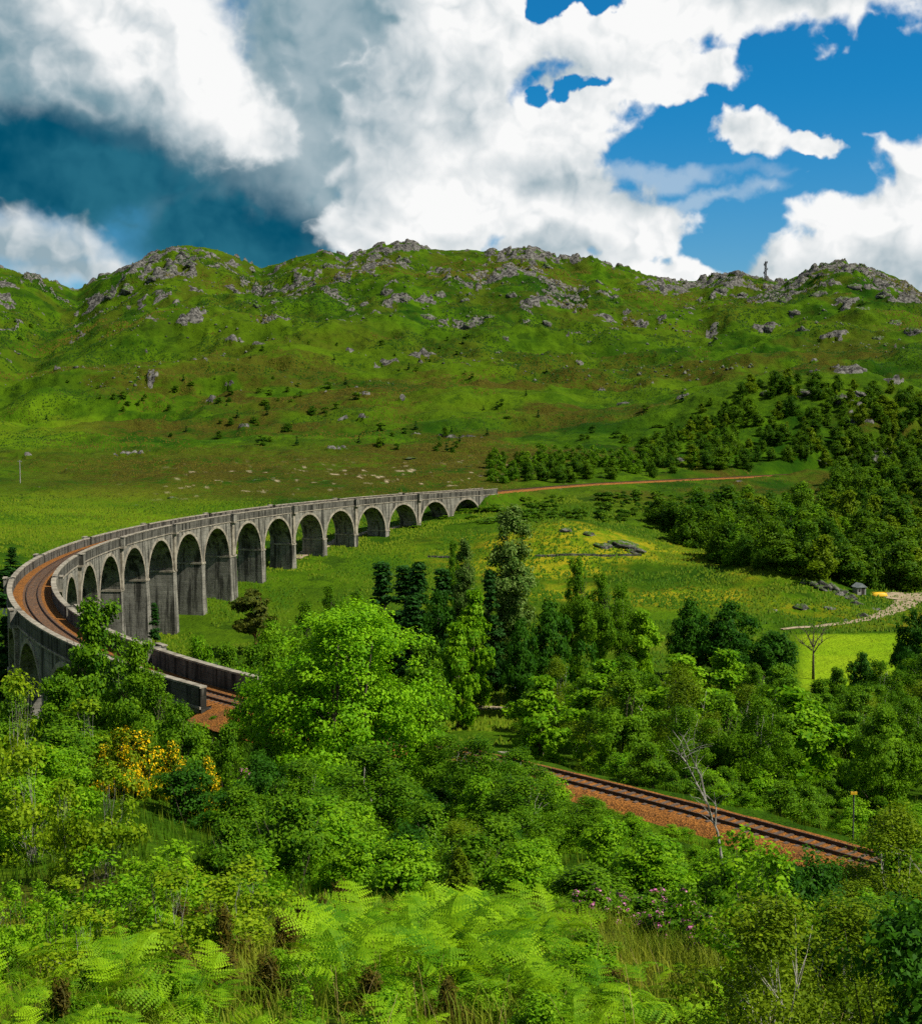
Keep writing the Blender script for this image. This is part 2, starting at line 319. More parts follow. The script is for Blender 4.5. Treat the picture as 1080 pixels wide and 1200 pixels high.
def terrain_mat():
    m, g, out = new_mat('hillside_ground'); W = g.new('ShaderNodeNewGeometry').outputs['Position']
    at = lambda k: g.new('ShaderNodeAttribute', attribute_name=k).outputs['Fac']
    rock, heath, dry, lawn, bare = at('rock'), at('heather'), at('dry'), at('lawn'), at('bare')
    big = g.noise(W, 0.006, 2, 0.55); mid = g.noise(W, 0.035, 4, 0.62); fine = g.noise(W, 0.22, 5, 0.68); vf = g.noise(W, 1.6, 3, 0.65)
    c = g.mix(g.ss(mid, 0.32, 0.68), (0.011, 0.046, 0.002), (0.060, 0.130, 0.003))
    c = g.mix(g.m('MULTIPLY', g.ss(big, 0.40, 0.65), 0.55), c, (0.082, 0.132, 0.004))
    c = g.mix(g.m('MULTIPLY', g.ss(fine, 0.52, 0.72), 0.65), c, (0.014, 0.036, 0.003))
    c = g.mix(g.m('MULTIPLY', g.ss(vf, 0.5, 0.75), 0.5), c, (0.012, 0.040, 0.002))
    c = g.mix(g.m('MULTIPLY', g.ss(g.noise(W, 0.075, 4, 0.6), 0.56, 0.66), 0.7), c, (0.016, 0.042, 0.003))
    hm = g.m('MULTIPLY', heath, g.ss(g.m('ADD', fine, g.m('MULTIPLY', mid, 0.8)), 0.68, 0.95))
    hc = g.mix(g.ss(vf, 0.35, 0.65), (0.026, 0.026, 0.004), (0.080, 0.074, 0.008))
    c = g.mix(hm, c, hc)
    dc = g.mix(g.ss(fine, 0.35, 0.65), (0.085, 0.165, 0.004), (0.270, 0.235, 0.010)); c = g.mix(dry, c, dc)
    lc = g.mix(g.ss(mid, 0.3, 0.7), (0.130, 0.250, 0.004), (0.210, 0.310, 0.008)); c = g.mix(lawn, c, lc)
    rf = g.m('ADD', rock, g.m('MULTIPLY', g.m('SUBTRACT', fine, 0.5), 0.9)); rn = g.noise(W, 0.33, 5, 0.7)
    rc = g.mix(g.ss(rn, 0.36, 0.66), (0.030, 0.029, 0.027), (0.195, 0.188, 0.172)); c = g.mix(g.ss(rf, 0.48, 0.58), c, rc)
    c = g.mix(bare, c, g.mix(g.ss(vf, 0.35, 0.65), (0.26, 0.20, 0.12), (0.46, 0.38, 0.26)))
    h = g.m('ADD', g.m('MULTIPLY', fine, 3.0), g.m('MULTIPLY', vf, 0.6)); finish(g, out, c, 1.0, h, 0.75, 0.9, 0.03); return m
M['ground'] = terrain_mat()

# ------------------------------------------------------------------ railway centre line (plan of the viaduct curve, arc length s; s=0 far end, s=367 near end)
SP, NARCH, PW = 17.473, 21, 6.4
def build_centre():
    ss = np.linspace(-2, 402, 2021); ds = ss[1]-ss[0]
    k = (0.297-0.0209*ss/100+0.0275*(ss/100)**2)/100
    h = np.cumsum(k)*ds; i0 = np.searchsorted(ss, 0); h = h-h[i0]+4.0212
    x = np.cumsum(np.cos(h))*ds; y = np.cumsum(np.sin(h))*ds; x += 4.8165-x[i0]; y += 459.5723-y[i0]
    far = [(330, 705), (235, 655), (163, 614), (111, 571), (83, 549.5), (52.6, 524), (31, 498)]
    near = [(8.3, 91.4), (12.6, 87.2), (17.2, 82.2), (22.0, 76.8), (26.4, 71.8), (31, 66), (43, 48), (58, 26)]
    P = [*far] + [(a, b) for a, b in zip(x[10::20], y[10::20])] + near
    P = np.array(P, float); d = np.r_[0, np.cumsum(np.hypot(*np.diff(P, axis=0).T))]
    n0 = len(far); s = d-d[n0]+0.0
    sf = np.arange(s[0], s[-1], 1.0); X = np.interp(sf, s, P[:, 0]); Y = np.interp(sf, s, P[:, 1])
    for _ in range(25):
        X[1:-1] = 0.25*X[:-2]+0.5*X[1:-1]+0.25*X[2:]; Y[1:-1] = 0.25*Y[:-2]+0.5*Y[1:-1]+0.25*Y[2:]
    H = np.unwrap(np.arctan2(np.gradient(Y), np.gradient(X))); return sf, X, Y, H
CS, CX, CY, CH = build_centre()
def ztop(s): return 0.0071*np.clip(s, 0, 395)            # parapet top
def zrail(s): return ztop(s)-np.interp(s, [0, 290, 350], [1.32, 1.36, 1.75])
def at_s(s, off=0.0):
    x = np.interp(s, CS, CX); y = np.interp(s, CS, CY); h = np.interp(s, CS, CH)
    return x-off*np.sin(h), y+off*np.cos(h)

# ------------------------------------------------------------------ terrain
RK = np.array([0, 5, 10, 18, 26, 40, 55, 70, 85, 100, 125, 160, 200, 250, 300, 350, 400, 460, 520, 600, 700, 900, 1150, 1400, 1600, 1900, 2600, 6000, 12000], float)
def px_az(px): return math.degrees(math.atan((px-540)/FOC))
near_ = [24.6, 23.4, 21.3, 18.7, 16.2, 11.0, 6.5, 3.0]
COLS = {
 -180: [24.6, 26, 27.5, 30, 33, 38, 43, 48, 53, 58, 66, 76, 88, 100, 110, 120, 128, 135, 140, 145, 150, 150, 140, 120, 100, 80, 60, 20, 0],
 -75: [24.6, 24.6, 24.4, 24, 23, 21, 18, 15, 12, 9, 5, 1, -3, -6, -6, -3, 0, 4, 9, 16, 26, 45, 80, 120, 150, 140, 120, 60, 0],
 -35: near_[:4]+[16.6, 13.5, 11, 8, 3, -4, -10, -17, -22, -23, -18, -10, -6, -4, -1, 5, 12, 30, 62, 115, 180, 170, 140, 60, 0],
 px_az(0): near_[:4]+[16.6, 13.5, 11.2, 8.0, 2.5, -4, -12, -19, -24, -25, -20, -9.5, -8, -7, -4, 1, 8, 25, 55, 110, 190, 170, 140, 60, 0],
 px_az(150): near_[:4]+[16.6, 13.3, 11.0, 8.0, 3.0, -3, -12, -20, -25, -26.5, -24.5, -18, -11, -7, -3, 2, 8.5, 27, 65, 125, 200, 180, 140, 60, 0],
 px_az(300): near_[:4]+[16.4, 12.2, 8.6, 5.0, 1.2, -1.5, -11, -19, -24.5, -26.2, -25.2, -19.5, -12.5, -7, -2, 3.5, 9.5, 31, 80, 145, 207, 190, 140, 60, 0],
 px_az(420): near_+[0.3, 0.0, -9, -17, -21.5, -23.5, -23, -19, -14, -8, -1, 4.5, 10, 33, 84, 150, 207, 190, 140, 60, 0],
 px_az(540): near_+[1.0, 0.6, -8, -16, -20, -21.5, -21, -18.5, -12, -7, -1, 5, 10, 33, 85, 151, 207, 190, 140, 60, 0],
 px_az(700): near_+[1.4, -1.5, -9, -16, -20, -21.5, -21, -18.5, -9, -4.5, -1.5, 5, 13, 36, 85, 150, 195, 180, 140, 60, 0],
 px_az(850): near_+[0.8, -3, -9.5, -16, -20, -21.5, -21.4, -17.5, -12.5, -8.5, -5.5, -1.0, 21, 40, 85, 145, 185, 170, 140, 60, 0],
 px_az(960): near_+[-0.2, -3.6, -10, -16, -20, -21.5, -21.5, -20.5, -14.5, -10, -7, -3.5, 24, 46, 88, 145, 185, 170, 140, 60, 0],
 px_az(1080): near_[:7]+[0.8, -1.5, -5, -11, -17, -20.5, -21.5, -21.5, -20.5, -15.5, -10, -7, -3.5, 22, 48, 88, 143, 170, 165, 140, 60, 0],
 35: near_[:5]+[9, 5, 2, -3, -8, -14, -19, -21, -22, -22, -20, -15, -8, -3, 5, 20, 45, 80, 120, 150, 150, 130, 60, 0],
 75: [24.6, 24, 23, 21, 18, 14, 10, 5, 0, -5, -10, -15, -18, -20, -18, -14, -8, 0, 6, 15, 30, 60, 90, 120, 140, 140, 120, 60, 0],
}
COLS[180] = COLS[-180]
def build_table():
    az = np.array(sorted(COLS)); tab = np.array([COLS[a] for a in az], float)
    fa = np.linspace(-180, 180, 2881)                        # 0.125 deg
    t = np.log(RK+12); ft = np.linspace(t[0], t[-1], 900)
    a1 = np.array([np.interp(ft, t, row) for row in tab])
    f = np.array([np.interp(fa, az, a1[:, j]) for j in range(len(ft))]).T
    def blur(a, n, axis):
        k = np.hanning(2*n+3)[1:-1]; k /= k.sum(); pad = [(0, 0), (0, 0)]; pad[axis] = (n, n); b = np.pad(a, pad, mode='edge')
        return sum(k[i]*(b[i:i+a.shape[0], :] if axis == 0 else b[:, i:i+a.shape[1]]) for i in range(len(k)))
    f = blur(f, 20, 0); f = blur(f, 14, 1); return fa, ft, f
TA, TT, TAB = build_table()
RIDGE = [(-500, 330), (-200, 322), (-60, 312), (0, 313), (40, 324), (70, 333), (94, 343), (115, 333), (135, 324), (160, 309), (185, 296), (205, 290), (240, 290), (262, 296), (285, 306), (308, 317),
 (330, 311), (350, 305), (384, 300), (408, 304), (425, 299), (445, 293), (470, 290), (490, 293), (515, 299), (540, 298), (565, 301), (600, 298), (618, 299), (640, 306), (672, 315), (700, 314), (720, 321), (760, 327), (790, 333),
 (820, 334), (836, 329), (860, 328), (880, 333), (893, 335), (915, 337), (932, 330), (955, 322), (980, 318), (1005, 319), (1030, 326), (1055, 338), (1075, 350), (1100, 362), (1160, 380), (1300, 372), (1700, 360)]
RPX = np.array([math.degrees(math.atan((p-540)/FOC)) for p, _ in RIDGE]); RRW = np.array([r for _, r in RIDGE], float)
def table_lookup(az, r):
    u = (az-TA[0])/(TA[1]-TA[0]); v = (np.log(r+12)-TT[0])/(TT[1]-TT[0])
    i = np.clip(np.floor(u).astype(int), 0, len(TA)-2); j = np.clip(np.floor(v).astype(int), 0, len(TT)-2); a = np.clip(u-i, 0, 1); b = np.clip(v-j, 0, 1)
    return (TAB[i, j]*(1-b)+TAB[i, j+1]*b)*(1-a)+(TAB[i+1, j]*(1-b)+TAB[i+1, j+1]*b)*a
def gauss(az, r, px, rc, wpx, wr):
    a = (np.tan(np.radians(np.clip(az, -80, 80)))*FOC+540-px)/wpx; return np.exp(-a*a-((r-rc)/wr)**2)
# crags on the hill: (photo column, distance, half width px, half depth m, strength)
CRAGS = [(200, 1500, 60, 70, .9), (215, 1430, 30, 60, .8), (165, 1420, 45, 50, .8), (300, 1360, 50, 40, .5), (345, 1380, 50, 35, .75), (400, 1330, 22, 90, 1), (470, 1560, 38, 60, 1.1), (440, 1500, 25, 40, .9),
 (450, 1420, 35, 40, .9), (515, 1420, 25, 35, .9), (500, 1270, 60, 28, .8), (545, 1310, 40, 40, .9), (620, 1560, 50, 40, .9), (600, 1450, 40, 40, .7), (660, 1340, 45, 40, .8), (640, 1270, 50, 30, .6), (700, 1430, 40, 40, .55),
 (850, 1570, 40, 50, 1), (780, 1560, 40, 40, .7), (960, 1540, 60, 60, 1.1), (930, 1490, 40, 55, 1), (1000, 1450, 60, 35, 1), (1060, 1460, 50, 40, 1.1), (900, 1400, 40, 30, .7), (930, 1370, 35, 25, .8), (1030, 1380, 60, 30, 1),
 (880, 1470, 35, 40, .7), (720, 1250, 50, 25, .45), (200, 1180, 60, 26, .4), (330, 1170, 70, 24, .45), (985, 690, 60, 18, .7), (1010, 640, 30, 14, .8), (985, 760, 50, 30, .6), (540, 1200, 40, 30, .7), (580, 1380, 40, 30, .7), (760, 1480, 35, 35, .6)]
TRK = [(CS < -3), (CS > 368)]
def track_dist(x, y, sel, lim):
    d = np.full(x.shape, 1e9); zz = np.zeros(x.shape)
    for X, Y, s in zip(CX[sel][::3], CY[sel][::3], CS[sel][::3]):
        q = (x-X)**2+(y-Y)**2; b = q < d; d = np.where(b, q, d); zz = np.where(b, zrail(s), zz)
    return np.sqrt(d), zz
def height(x, y, full=False):
    x = np.asarray(x, float); y = np.asarray(y, float); shp = x.shape; x = x.ravel(); y = y.ravel()
    r = np.hypot(x, y); az = np.degrees(np.arctan2(x, y)); Y = np.maximum(y, 1)
    z = table_lookup(az, r)
    # ridge silhouette
    front = sstep(90-np.abs(az), 30, 50)
    rz = CAMZ+1600*np.cos(np.radians(np.clip(az, -60, 60)))*(482-np.interp(az, RPX, RRW))/FOC*1.004
    z0 = table_lookup(az, np.full_like(r, 1600.0)); w = sstep(r, 1050, 1600)*(1-sstep(r, 1700, 2600))*front
    z = z+w*(rz-z0)
    # gully between the two hills at the left, spurs, knolls
    gx = np.interp(r, [800, 1000, 1250, 1600, 1900], [-30, 5, 45, 95, 100]); gd = (np.tan(np.radians(np.clip(az, -60, 60)))*FOC+540-gx)/26
    z = z-14*np.exp(-gd*gd)*sstep(r, 850, 1250)*(1-sstep(r, 1450, 1600))*front
    hill = sstep(r, 560, 1000)*(1-sstep(r, 1480, 1640)*0.6)
    z = z+hill*(34*(fbm(x/230, y/170, 4, 3)-0.5)+22*(ridged(x/120, y/85, 4, 5)-0.62)+13*(fbm(x/46, y/38, 4, 9)-0.5))
    z = z+sstep(r, 900, 1150)*(1-sstep(r, 1520, 1640))*9*(ridged((x+0.25*y)/52, (y-0.2*x)/210, 4, 15)-0.6)
    z = z+sstep(r, 380, 700)*(1-sstep(r, 1700, 2500))*5.0*(fbm(x/13, y/13, 4, 21)-0.5)
    z = z+sstep(r, 130, 260)*(1-sstep(r, 600, 800))*(2.2*(fbm(x/38, y/38, 3, 33)-0.5)+0.7*(fbm(x/9, y/9, 3, 35)-0.5))*np.where(lawn_mask(az, r) > 0.02, 1-lawn_mask(az, r), 1)
    z = z+sstep(r, 4, 10)*(1-sstep(r, 130, 200))*(1.2*(fbm(x/9, y/9, 4, 41)-0.5)+0.3*(fbm(x/1.7, y/1.7, 3, 44)-0.5))
    z = z+6.0*gauss(az, r, 665, 388, 90, 26)+5.0*gauss(az, r, 930, 352, 75, 20)+17*gauss(az, r, 960, 770, 130, 58)+4*gauss(az, r, 830, 750, 60, 45)
    rock = np.zeros_like(z)
    for px, rc, wp, wr, st in CRAGS:
        rock = np.maximum(rock, st*gauss(az, r, px, rc, wp, wr))
    rn = fbm(x/32, y/24, 5, 55, 0.6)
    rockm = sstep(rock*0.70+(rn-0.5)*1.9+0.20*sstep(r, 1150, 1500)*front, 0.42, 0.56)*sstep(r, 420, 650)
    rockm = rockm*sstep(fbm(x/7.5, y/9, 3, 57), 0.40, 0.54)
    z = z+rockm*(2.0+11.0*(ridged(x/22, y/18, 4, 61)-0.5))*sstep(r, 560, 1000)+rockm*2.5*(1-sstep(r, 560, 1000))
    # railway formation
    for sel, r0, r1 in ((TRK[0], 420, 900), (TRK[1], 15, 150)):
        m = (r > r0) & (r < r1) & (np.abs(az) < 70)
        if m.any():
            d, zt = track_dist(x[m], y[m], sel, 20); b = 1-sstep(d, 3.0, 9.5)
            zm = z[m]; z[m] = np.where(b > 0, zm*(1-b)+(zt-0.55)*b, zm)
    # keep the ground below the viaduct's deck near its ends
    if full: return z.reshape(shp), rockm.reshape(shp), az.reshape(shp), r.reshape(shp)
    return z.reshape(shp)
def lawn_mask(az, r):
    px = np.tan(np.radians(np.clip(az, -80, 80)))*FOC+540
    return sstep(px, 925, 955)*sstep(r, 225, 245)*(1-sstep(r, 296+(px-950)*0.06, 301+(px-950)*0.06))*(1-sstep(px, 1250, 1300))

GRID = {}
def build_terrain():
    az = np.r_[np.linspace(-180, -24, 70, endpoint=False), np.linspace(-24, 24, 660), np.linspace(24, 180, 70)[1:]]
    r = np.r_[np.geomspace(1.2, 100, 120, endpoint=False), np.linspace(100, 620, 190, endpoint=False), np.linspace(620, 1700, 330, endpoint=False), np.geomspace(1700, 12000, 30)]
    A, Rr = np.meshgrid(np.radians(az), r, indexing='ij'); x = Rr*np.sin(A); y = Rr*np.cos(A)
    z, rockm, azd, rr = height(x, y, True)
    GRID.update(az=az, r=r, z=z)
    px = np.tan(np.radians(np.clip(azd, -80, 80)))*FOC+540
    n = fbm(x/70, y/70, 5, 71); n2 = fbm(x/22, y/22, 4, 73)
    heath = sstep(rr, 440, 520)*(1-sstep(rr, 950, 1250))*sstep(n+0.25*n2, 0.58, 0.74)*(0.35+0.65*sstep(px, -40, 160+60*n2))
    heath = np.maximum(heath, 0.85*sstep(rr, 470, 500)*(1-sstep(rr, 620, 720))*sstep(px, 40, 140)*(1-sstep(px, 560, 640)))
    heath = np.maximum(heath, 0.5*sstep(rr, 1150, 1250)*sstep(n2, 0.5, 0.62))
    heath = np.maximum(heath, 0.8*(1-sstep(rr, 30, 60))*sstep(n2, 0.35, 0.6))
    heath = np.maximum(heath, 0.8*sstep(rr, 900, 960)*(1-sstep(rr, 1050, 1120))*sstep(fbm(x/60, y/30, 4, 77), 0.56, 0.64))
    dry = sstep(rr, 315, 335)*(1-sstep(rr, 395, 420))*sstep(px, 420, 600)*(1-sstep(px, 860, 940))*sstep(fbm(x/28, y/16, 4, 81), 0.42, 0.60)
    dry = np.maximum(dry, 0.8*gauss(azd, rr, 575, 212, 40, 12)); dry = np.maximum(dry, 0.5*sstep(rr, 305, 315)*(1-sstep(rr, 330, 350))*sstep(px, 800, 860)*sstep(n2, .45, .6))
    lawn = lawn_mask(azd, rr)
    fieldl = sstep(rr, 380, 430)*(1-sstep(rr, 480, 560))*(1-sstep(px, 120, 330))*0.35; lawn = np.maximum(lawn, fieldl); lawn = np.maximum(lawn, 0.30*sstep(rr, 640, 760)*(1-sstep(rr, 880, 1000))*(1-sstep(px, 40, 160)))
    bare = np.zeros_like(z)
    bare = np.maximum(bare, sstep(fbm(x/4, y/5, 3, 91), 0.745, 0.82)*sstep(rr, 480, 520)*(1-sstep(rr, 560, 640))*sstep(px, 100, 300)*(1-sstep(px, 600, 700)))
    V = np.stack([x, y, z], -1).reshape(-1, 3); na, nr = x.shape
    ii, jj = np.meshgrid(np.arange(na-1), np.arange(nr-1), indexing='ij'); a = (ii*nr+jj).ravel()
    F = np.stack([a, a+1, a+nr+1, a+nr], 1)
    F = F[:, ::-1]
    V = np.vstack([V, [[0, 0, 24.55]]]); c = len(V)-1
    at = {k: np.r_[v.ravel(), 0] for k, v in dict(rock=rockm, heather=heath, dry=dry, lawn=lawn, bare=bare).items()}
    o = mesh_obj('ground', V, F, M['ground'], smooth=True, attrs=at); tag(o, 'green moorland hillside and valley floor with rocky crags', kind='structure')
build_terrain()
def ghv(x, y):
    """ground height read from the built sheet"""
    x = np.asarray(x, float); y = np.asarray(y, float); a = np.degrees(np.arctan2(x, y)); r = np.hypot(x, y); A, Q, Z = GRID['az'], GRID['r'], GRID['z']
    i = np.clip(np.searchsorted(A, a)-1, 0, len(A)-2); j = np.clip(np.searchsorted(Q, r)-1, 0, len(Q)-2)
    u = np.clip((a-A[i])/(A[i+1]-A[i]), 0, 1); v = np.clip((r-Q[j])/(Q[j+1]-Q[j]), 0, 1)
    return (Z[i, j]*(1-v)+Z[i, j+1]*v)*(1-u)+(Z[i+1, j]*(1-v)+Z[i+1, j+1]*v)*u
def gh(x, y): return float(ghv(x, y))
def hit(px, row, y0=3, y1=1700):
    """first point of the ground seen through a photo pixel between two depths"""
    d = pix_dir(px, row); Y = np.linspace(y0, y1, 500)
    for it in range(2):
        zz = CAMZ+d[2]/d[1]*Y; g = ghv(d[0]/d[1]*Y, Y); k = np.where(g >= zz)[0]
        if len(k) == 0: return None
        k = k[0]
        if it == 0: Y = np.linspace(Y[max(k-1, 0)], Y[k], 8) if k else Y[:1]
    return d[0]/d[1]*Y[k], Y[k], g[k]

# ------------------------------------------------------------------ viaduct
def sweep(name, s_list, prof, mat, parent, close=True):
    """prof: list of (off, dz) closed section, dz relative to the parapet top; swept along the centre line"""
    V = []; F = []; n = len(prof)
    for s in s_list:
        for off, dz in prof:
            x, y = at_s(s, off); V.append((x, y, float(ztop(s))+dz))
    for i in range(len(s_list)-1):
        for k in range(n if close else n-1): F.append((i*n+k, (i+1)*n+k, (i+1)*n+(k+1) % n, i*n+(k+1) % n))
    if close: F += [tuple(range(n)), tuple((len(s_list)-1)*n+k for k in reversed(range(n)))]
    return mesh_obj(name, V, F, mat, parent)
def rect(o0, o1, z0, z1): return [(o0, z0), (o0, z1), (o1, z1), (o1, z0)]
HALF = PW/2
S_END = SP*NARCH
viaduct = tag(empty('railway_viaduct', (0, 0, 0)), 'long curved grey concrete railway viaduct with tall round arches crossing the glen', 'viaduct')
def pier_half(k): return 1.9 if k in (8, 14) else 0.98
DZC = 2.9
def arch_cols(k):
    s0, s1 = k*SP, (k+1)*SP; a, b = s0+pier_half(k), s1-pier_half(k+1); c, ra = (a+b)/2, (b-a)/2
    spring = -DZC-7.75
    cols = [(s0, spring), (a, spring)] + [(c-ra*math.cos(t), spring+7.75*math.sin(t)) for t in np.linspace(0, math.pi, 25)[1:-1]] + [(b, spring), (s1, spring)]
    return cols, c, ra, spring
for k in range(NARCH):
    cols, c, ra, spring = arch_cols(k)
    V = []; F = []
    for s, zb in cols:
        zt = float(ztop(s))
        for off, z in ((HALF, zb), (HALF, -2.0), (-HALF, -2.0), (-HALF, zb)):
            x, y = at_s(s, off); V.append((x, y, zt+z))
    n = len(cols)
    for i in range(n-1):
        b = i*4; F += [(b, b+4, b+5, b+1), (b+1, b+5, b+6, b+2), (b+2, b+6, b+7, b+3), (b+3, b+7, b+4, b)]
    F += [(0, 1, 2, 3), ((n-1)*4+3, (n-1)*4+2, (n-1)*4+1, (n-1)*4)]
    arch = mesh_obj('arch', V, F, M['concrete'], viaduct)
    for sgn in (1, -1):                                     # arch ring standing a little proud of each face
        V = []; F = []; ts = np.linspace(0, math.pi, 25)
        for t in ts:
            for rr_, o in ((0.015, 0.0), (0.015, 0.11), (0.62, 0.11), (0.62, 0.0)):
                s = c-(ra+rr_)*math.cos(t); z = spring+(7.75+rr_)*math.sin(t); x, y = at_s(s, sgn*(HALF+o-0.02)); V.append((x, y, float(ztop(s))+z))
        for i in range(len(ts)-1):
            for q in range(4): F.append((i*4+q, (i+1)*4+q, (i+1)*4+(q+1) % 4, i*4+(q+1) % 4))
        mesh_obj('arch_ring', V, F, M['coping'], arch)
for k in range(1, NARCH):                                  # piers, battered, with an impost band at the springing
    s = k*SP; hw = pier_half(k)+0.10; x0, y0 = at_s(s); zt = float(ztop(s))-DZC-7.75; h = float(np.interp(s, CS, CH))
    corners = [(a, b) for a in (-1, 1) for b in (-1, 1)]
    zg = min(gh(*(at_s(s+a*2.2, b*3.8))) for a, b in corners)-0.8; hgt = zt-zg
    mb = MB(); L = []
    for zz, bat in ((zg, 0.022*hgt), (zt, 0.0)):
        for a, b in ((-1, -1), (1, -1), (1, 1), (-1, 1)):
            x, y = at_s(s+a*(hw+bat), b*(HALF+0.16+bat*1.1)); L.append((x, y, zz))
    F = [(0, 3, 2, 1), (4, 5, 6, 7)]+[(i, (i+1) % 4, 4+(i+1) % 4, 4+i) for i in range(4)]
    pier = mesh_obj('pier', L, F, M['concrete'], viaduct)
    L = []
    for zz in (zt-0.01, zt+0.42):
        for a, b in ((-1, -1), (1, -1), (1, 1), (-1, 1)):
            x, y = at_s(s+a*(hw+0.14), b*(HALF+0.28)); L.append((x, y, zz))
    mesh_obj('impost', L, F, M['coping'], pier)
for s0, s1, zb in ((-9, 0, -14), (S_END, S_END+4.6, -9)):  # solid ends
    ab = sweep('abutment', np.linspace(s0, s1, 5), rect(-HALF, HALF, zb-(6 if s0 > 0 else 0), -2.0), M['concrete'], viaduct)
NS = 2
for sgn in (1, -1):
    for k in range(0, NARCH+1, NS):
        a = k*SP+0.9; b = min((k+NS)*SP-0.9, S_END+4.6)
        if k == 0: a = -9
        sl = np.linspace(a, b, 13 if b-a > 20 else 7)
        i0, i1 = (HALF-0.55, HALF+0.04) if sgn > 0 else (-HALF-0.04, -HALF+0.55)
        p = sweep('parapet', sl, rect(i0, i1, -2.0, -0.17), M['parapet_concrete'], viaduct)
        sweep('coping', sl, rect(i0-0.06, i1+0.06, -0.17, 0.0), M['coping'], p)
        sweep('string_course', sl, rect(*((i1-0.02, i1+0.10) if sgn > 0 else (i0-0.10, i0+0.02)), -2.0, -1.78), M['coping'], p)
    for k in range(NS, NARCH, NS):                         # refuges over every second pier, each with a pilaster below
        s = k*SP; sl = [s-0.9, s, s+0.9]; o = sgn*HALF
        r_ = sweep('refuge', sl, rect(o+sgn*0.55, o+sgn*0.95, -1.75, 0.02), M['concrete'], viaduct)
        for e in (-0.9, 0.66): sweep('refuge_wall', [s+e, s+e+0.24], rect(o-sgn*0.5, o+sgn*0.56, -1.75, 0.05), M['concrete'], r_)
        sweep('refuge_cap', [s-1.0, s, s+1.0], rect(o+sgn*0.45, o+sgn*1.05, 0.03, 0.16), M['coping'], r_)
        sweep('corbel', sl, rect(o+sgn*0.02, o+sgn*0.95, -2.15, -1.76), M['coping'], r_)
        sweep('pilaster', [s-0.62, s+0.62], rect(o+sgn*0.01, o+sgn*0.42, -DZC-7.3, -2.16), M['coping'], viaduct)
sweep('deck', np.linspace(-9, S_END+4.6, 120), rect(-HALF+0.45, HALF-0.45, -2.3, -1.96), M['dark_gap'], viaduct)

# ------------------------------------------------------------------ railway track
track = tag(empty('railway_track'), 'single rusty railway line on orange ballast curving over the viaduct and past the bushes', 'railway')
def strip(name, s_list, prof, mat, parent, zf):
    V = []; F = []; n = len(prof)
    for s in s_list:
        for off, dz in prof:
            x, y = at_s(s, off); V.append((x, y, float(zf(s))+dz))
    for i in range(len(s_list)-1):
        for k in range(n-1): F.append((i*n+k, i*n+k+1, (i+1)*n+k+1, (i+1)*n+k))
    return mesh_obj(name, V, F, mat, parent)
sv = np.linspace(-8, S_END+4.4, 170)
strip('ballast', sv, [(-2.62, -0.12), (-1.7, -0.06), (0, -0.08), (1.7, -0.06), (2.62, -0.12)], M['ballast'], track, zrail)
for sa in (np.arange(CS[0]+2, -7.9, 2.0), np.arange(S_END+4.2, CS[-1]-2, 1.0)):
    V = []; F = []; offs = np.linspace(-4.4, 4.4, 19)
    for i, s in enumerate(sa):
        for o in offs:
            x, y = at_s(s, o); e = max(abs(o)-1.75, 0)
            j = 0.10*(vnoise(np.array([x*1.3]), np.array([y*1.3]), 5)[0]-0.5)+0.16*e*(vnoise(np.array([x*.5]), np.array([y*.5]), 8)[0]-0.5)
            V.append((x, y, float(zrail(s))-0.07-0.44*e+j))
    n = len(offs)
    for i in range(len(sa)-1):
        for k in range(n-1): F.append((i*n+k, i*n+k+1, (i+1)*n+k+1, (i+1)*n+k))
    mesh_obj('ballast', V, F, M['ballast'], track)
sr = np.r_[np.arange(CS[0]+3, 0, 3.0), np.arange(0, S_END, 2.0), np.arange(S_END, CS[-1]-3, 1.0)]
for sgn in (1, -1):
    o = sgn*0.755
    prof = [(o-0.075, -0.06), (o-0.075, -0.02), (o-0.03, 0.02), (o-0.045, 0.10), (o-0.045, 0.16), (o+0.045, 0.16), (o+0.045, 0.10), (o+0.03, 0.02), (o+0.075, -0.02), (o+0.075, -0.06)]
    strip('rail', sr, prof, M['rust_steel'], track, zrail)
mb = MB()
for s in np.arange(-60, CS[-1]-4, 0.72):
    x, y = at_s(s); h = float(np.interp(s, CS, CH)); z = float(zrail(s))
    from mathutils import Matrix
    Mx = Matrix.Translation((x, y, z)) @ Matrix.Rotation(h, 4, 'Z'); mb.box(-0.125, 0.125, -1.25, 1.25, -0.16, -0.035, Mx)
tag(mb.build('sleeper', M['sleeper'], track), kind='stuff')

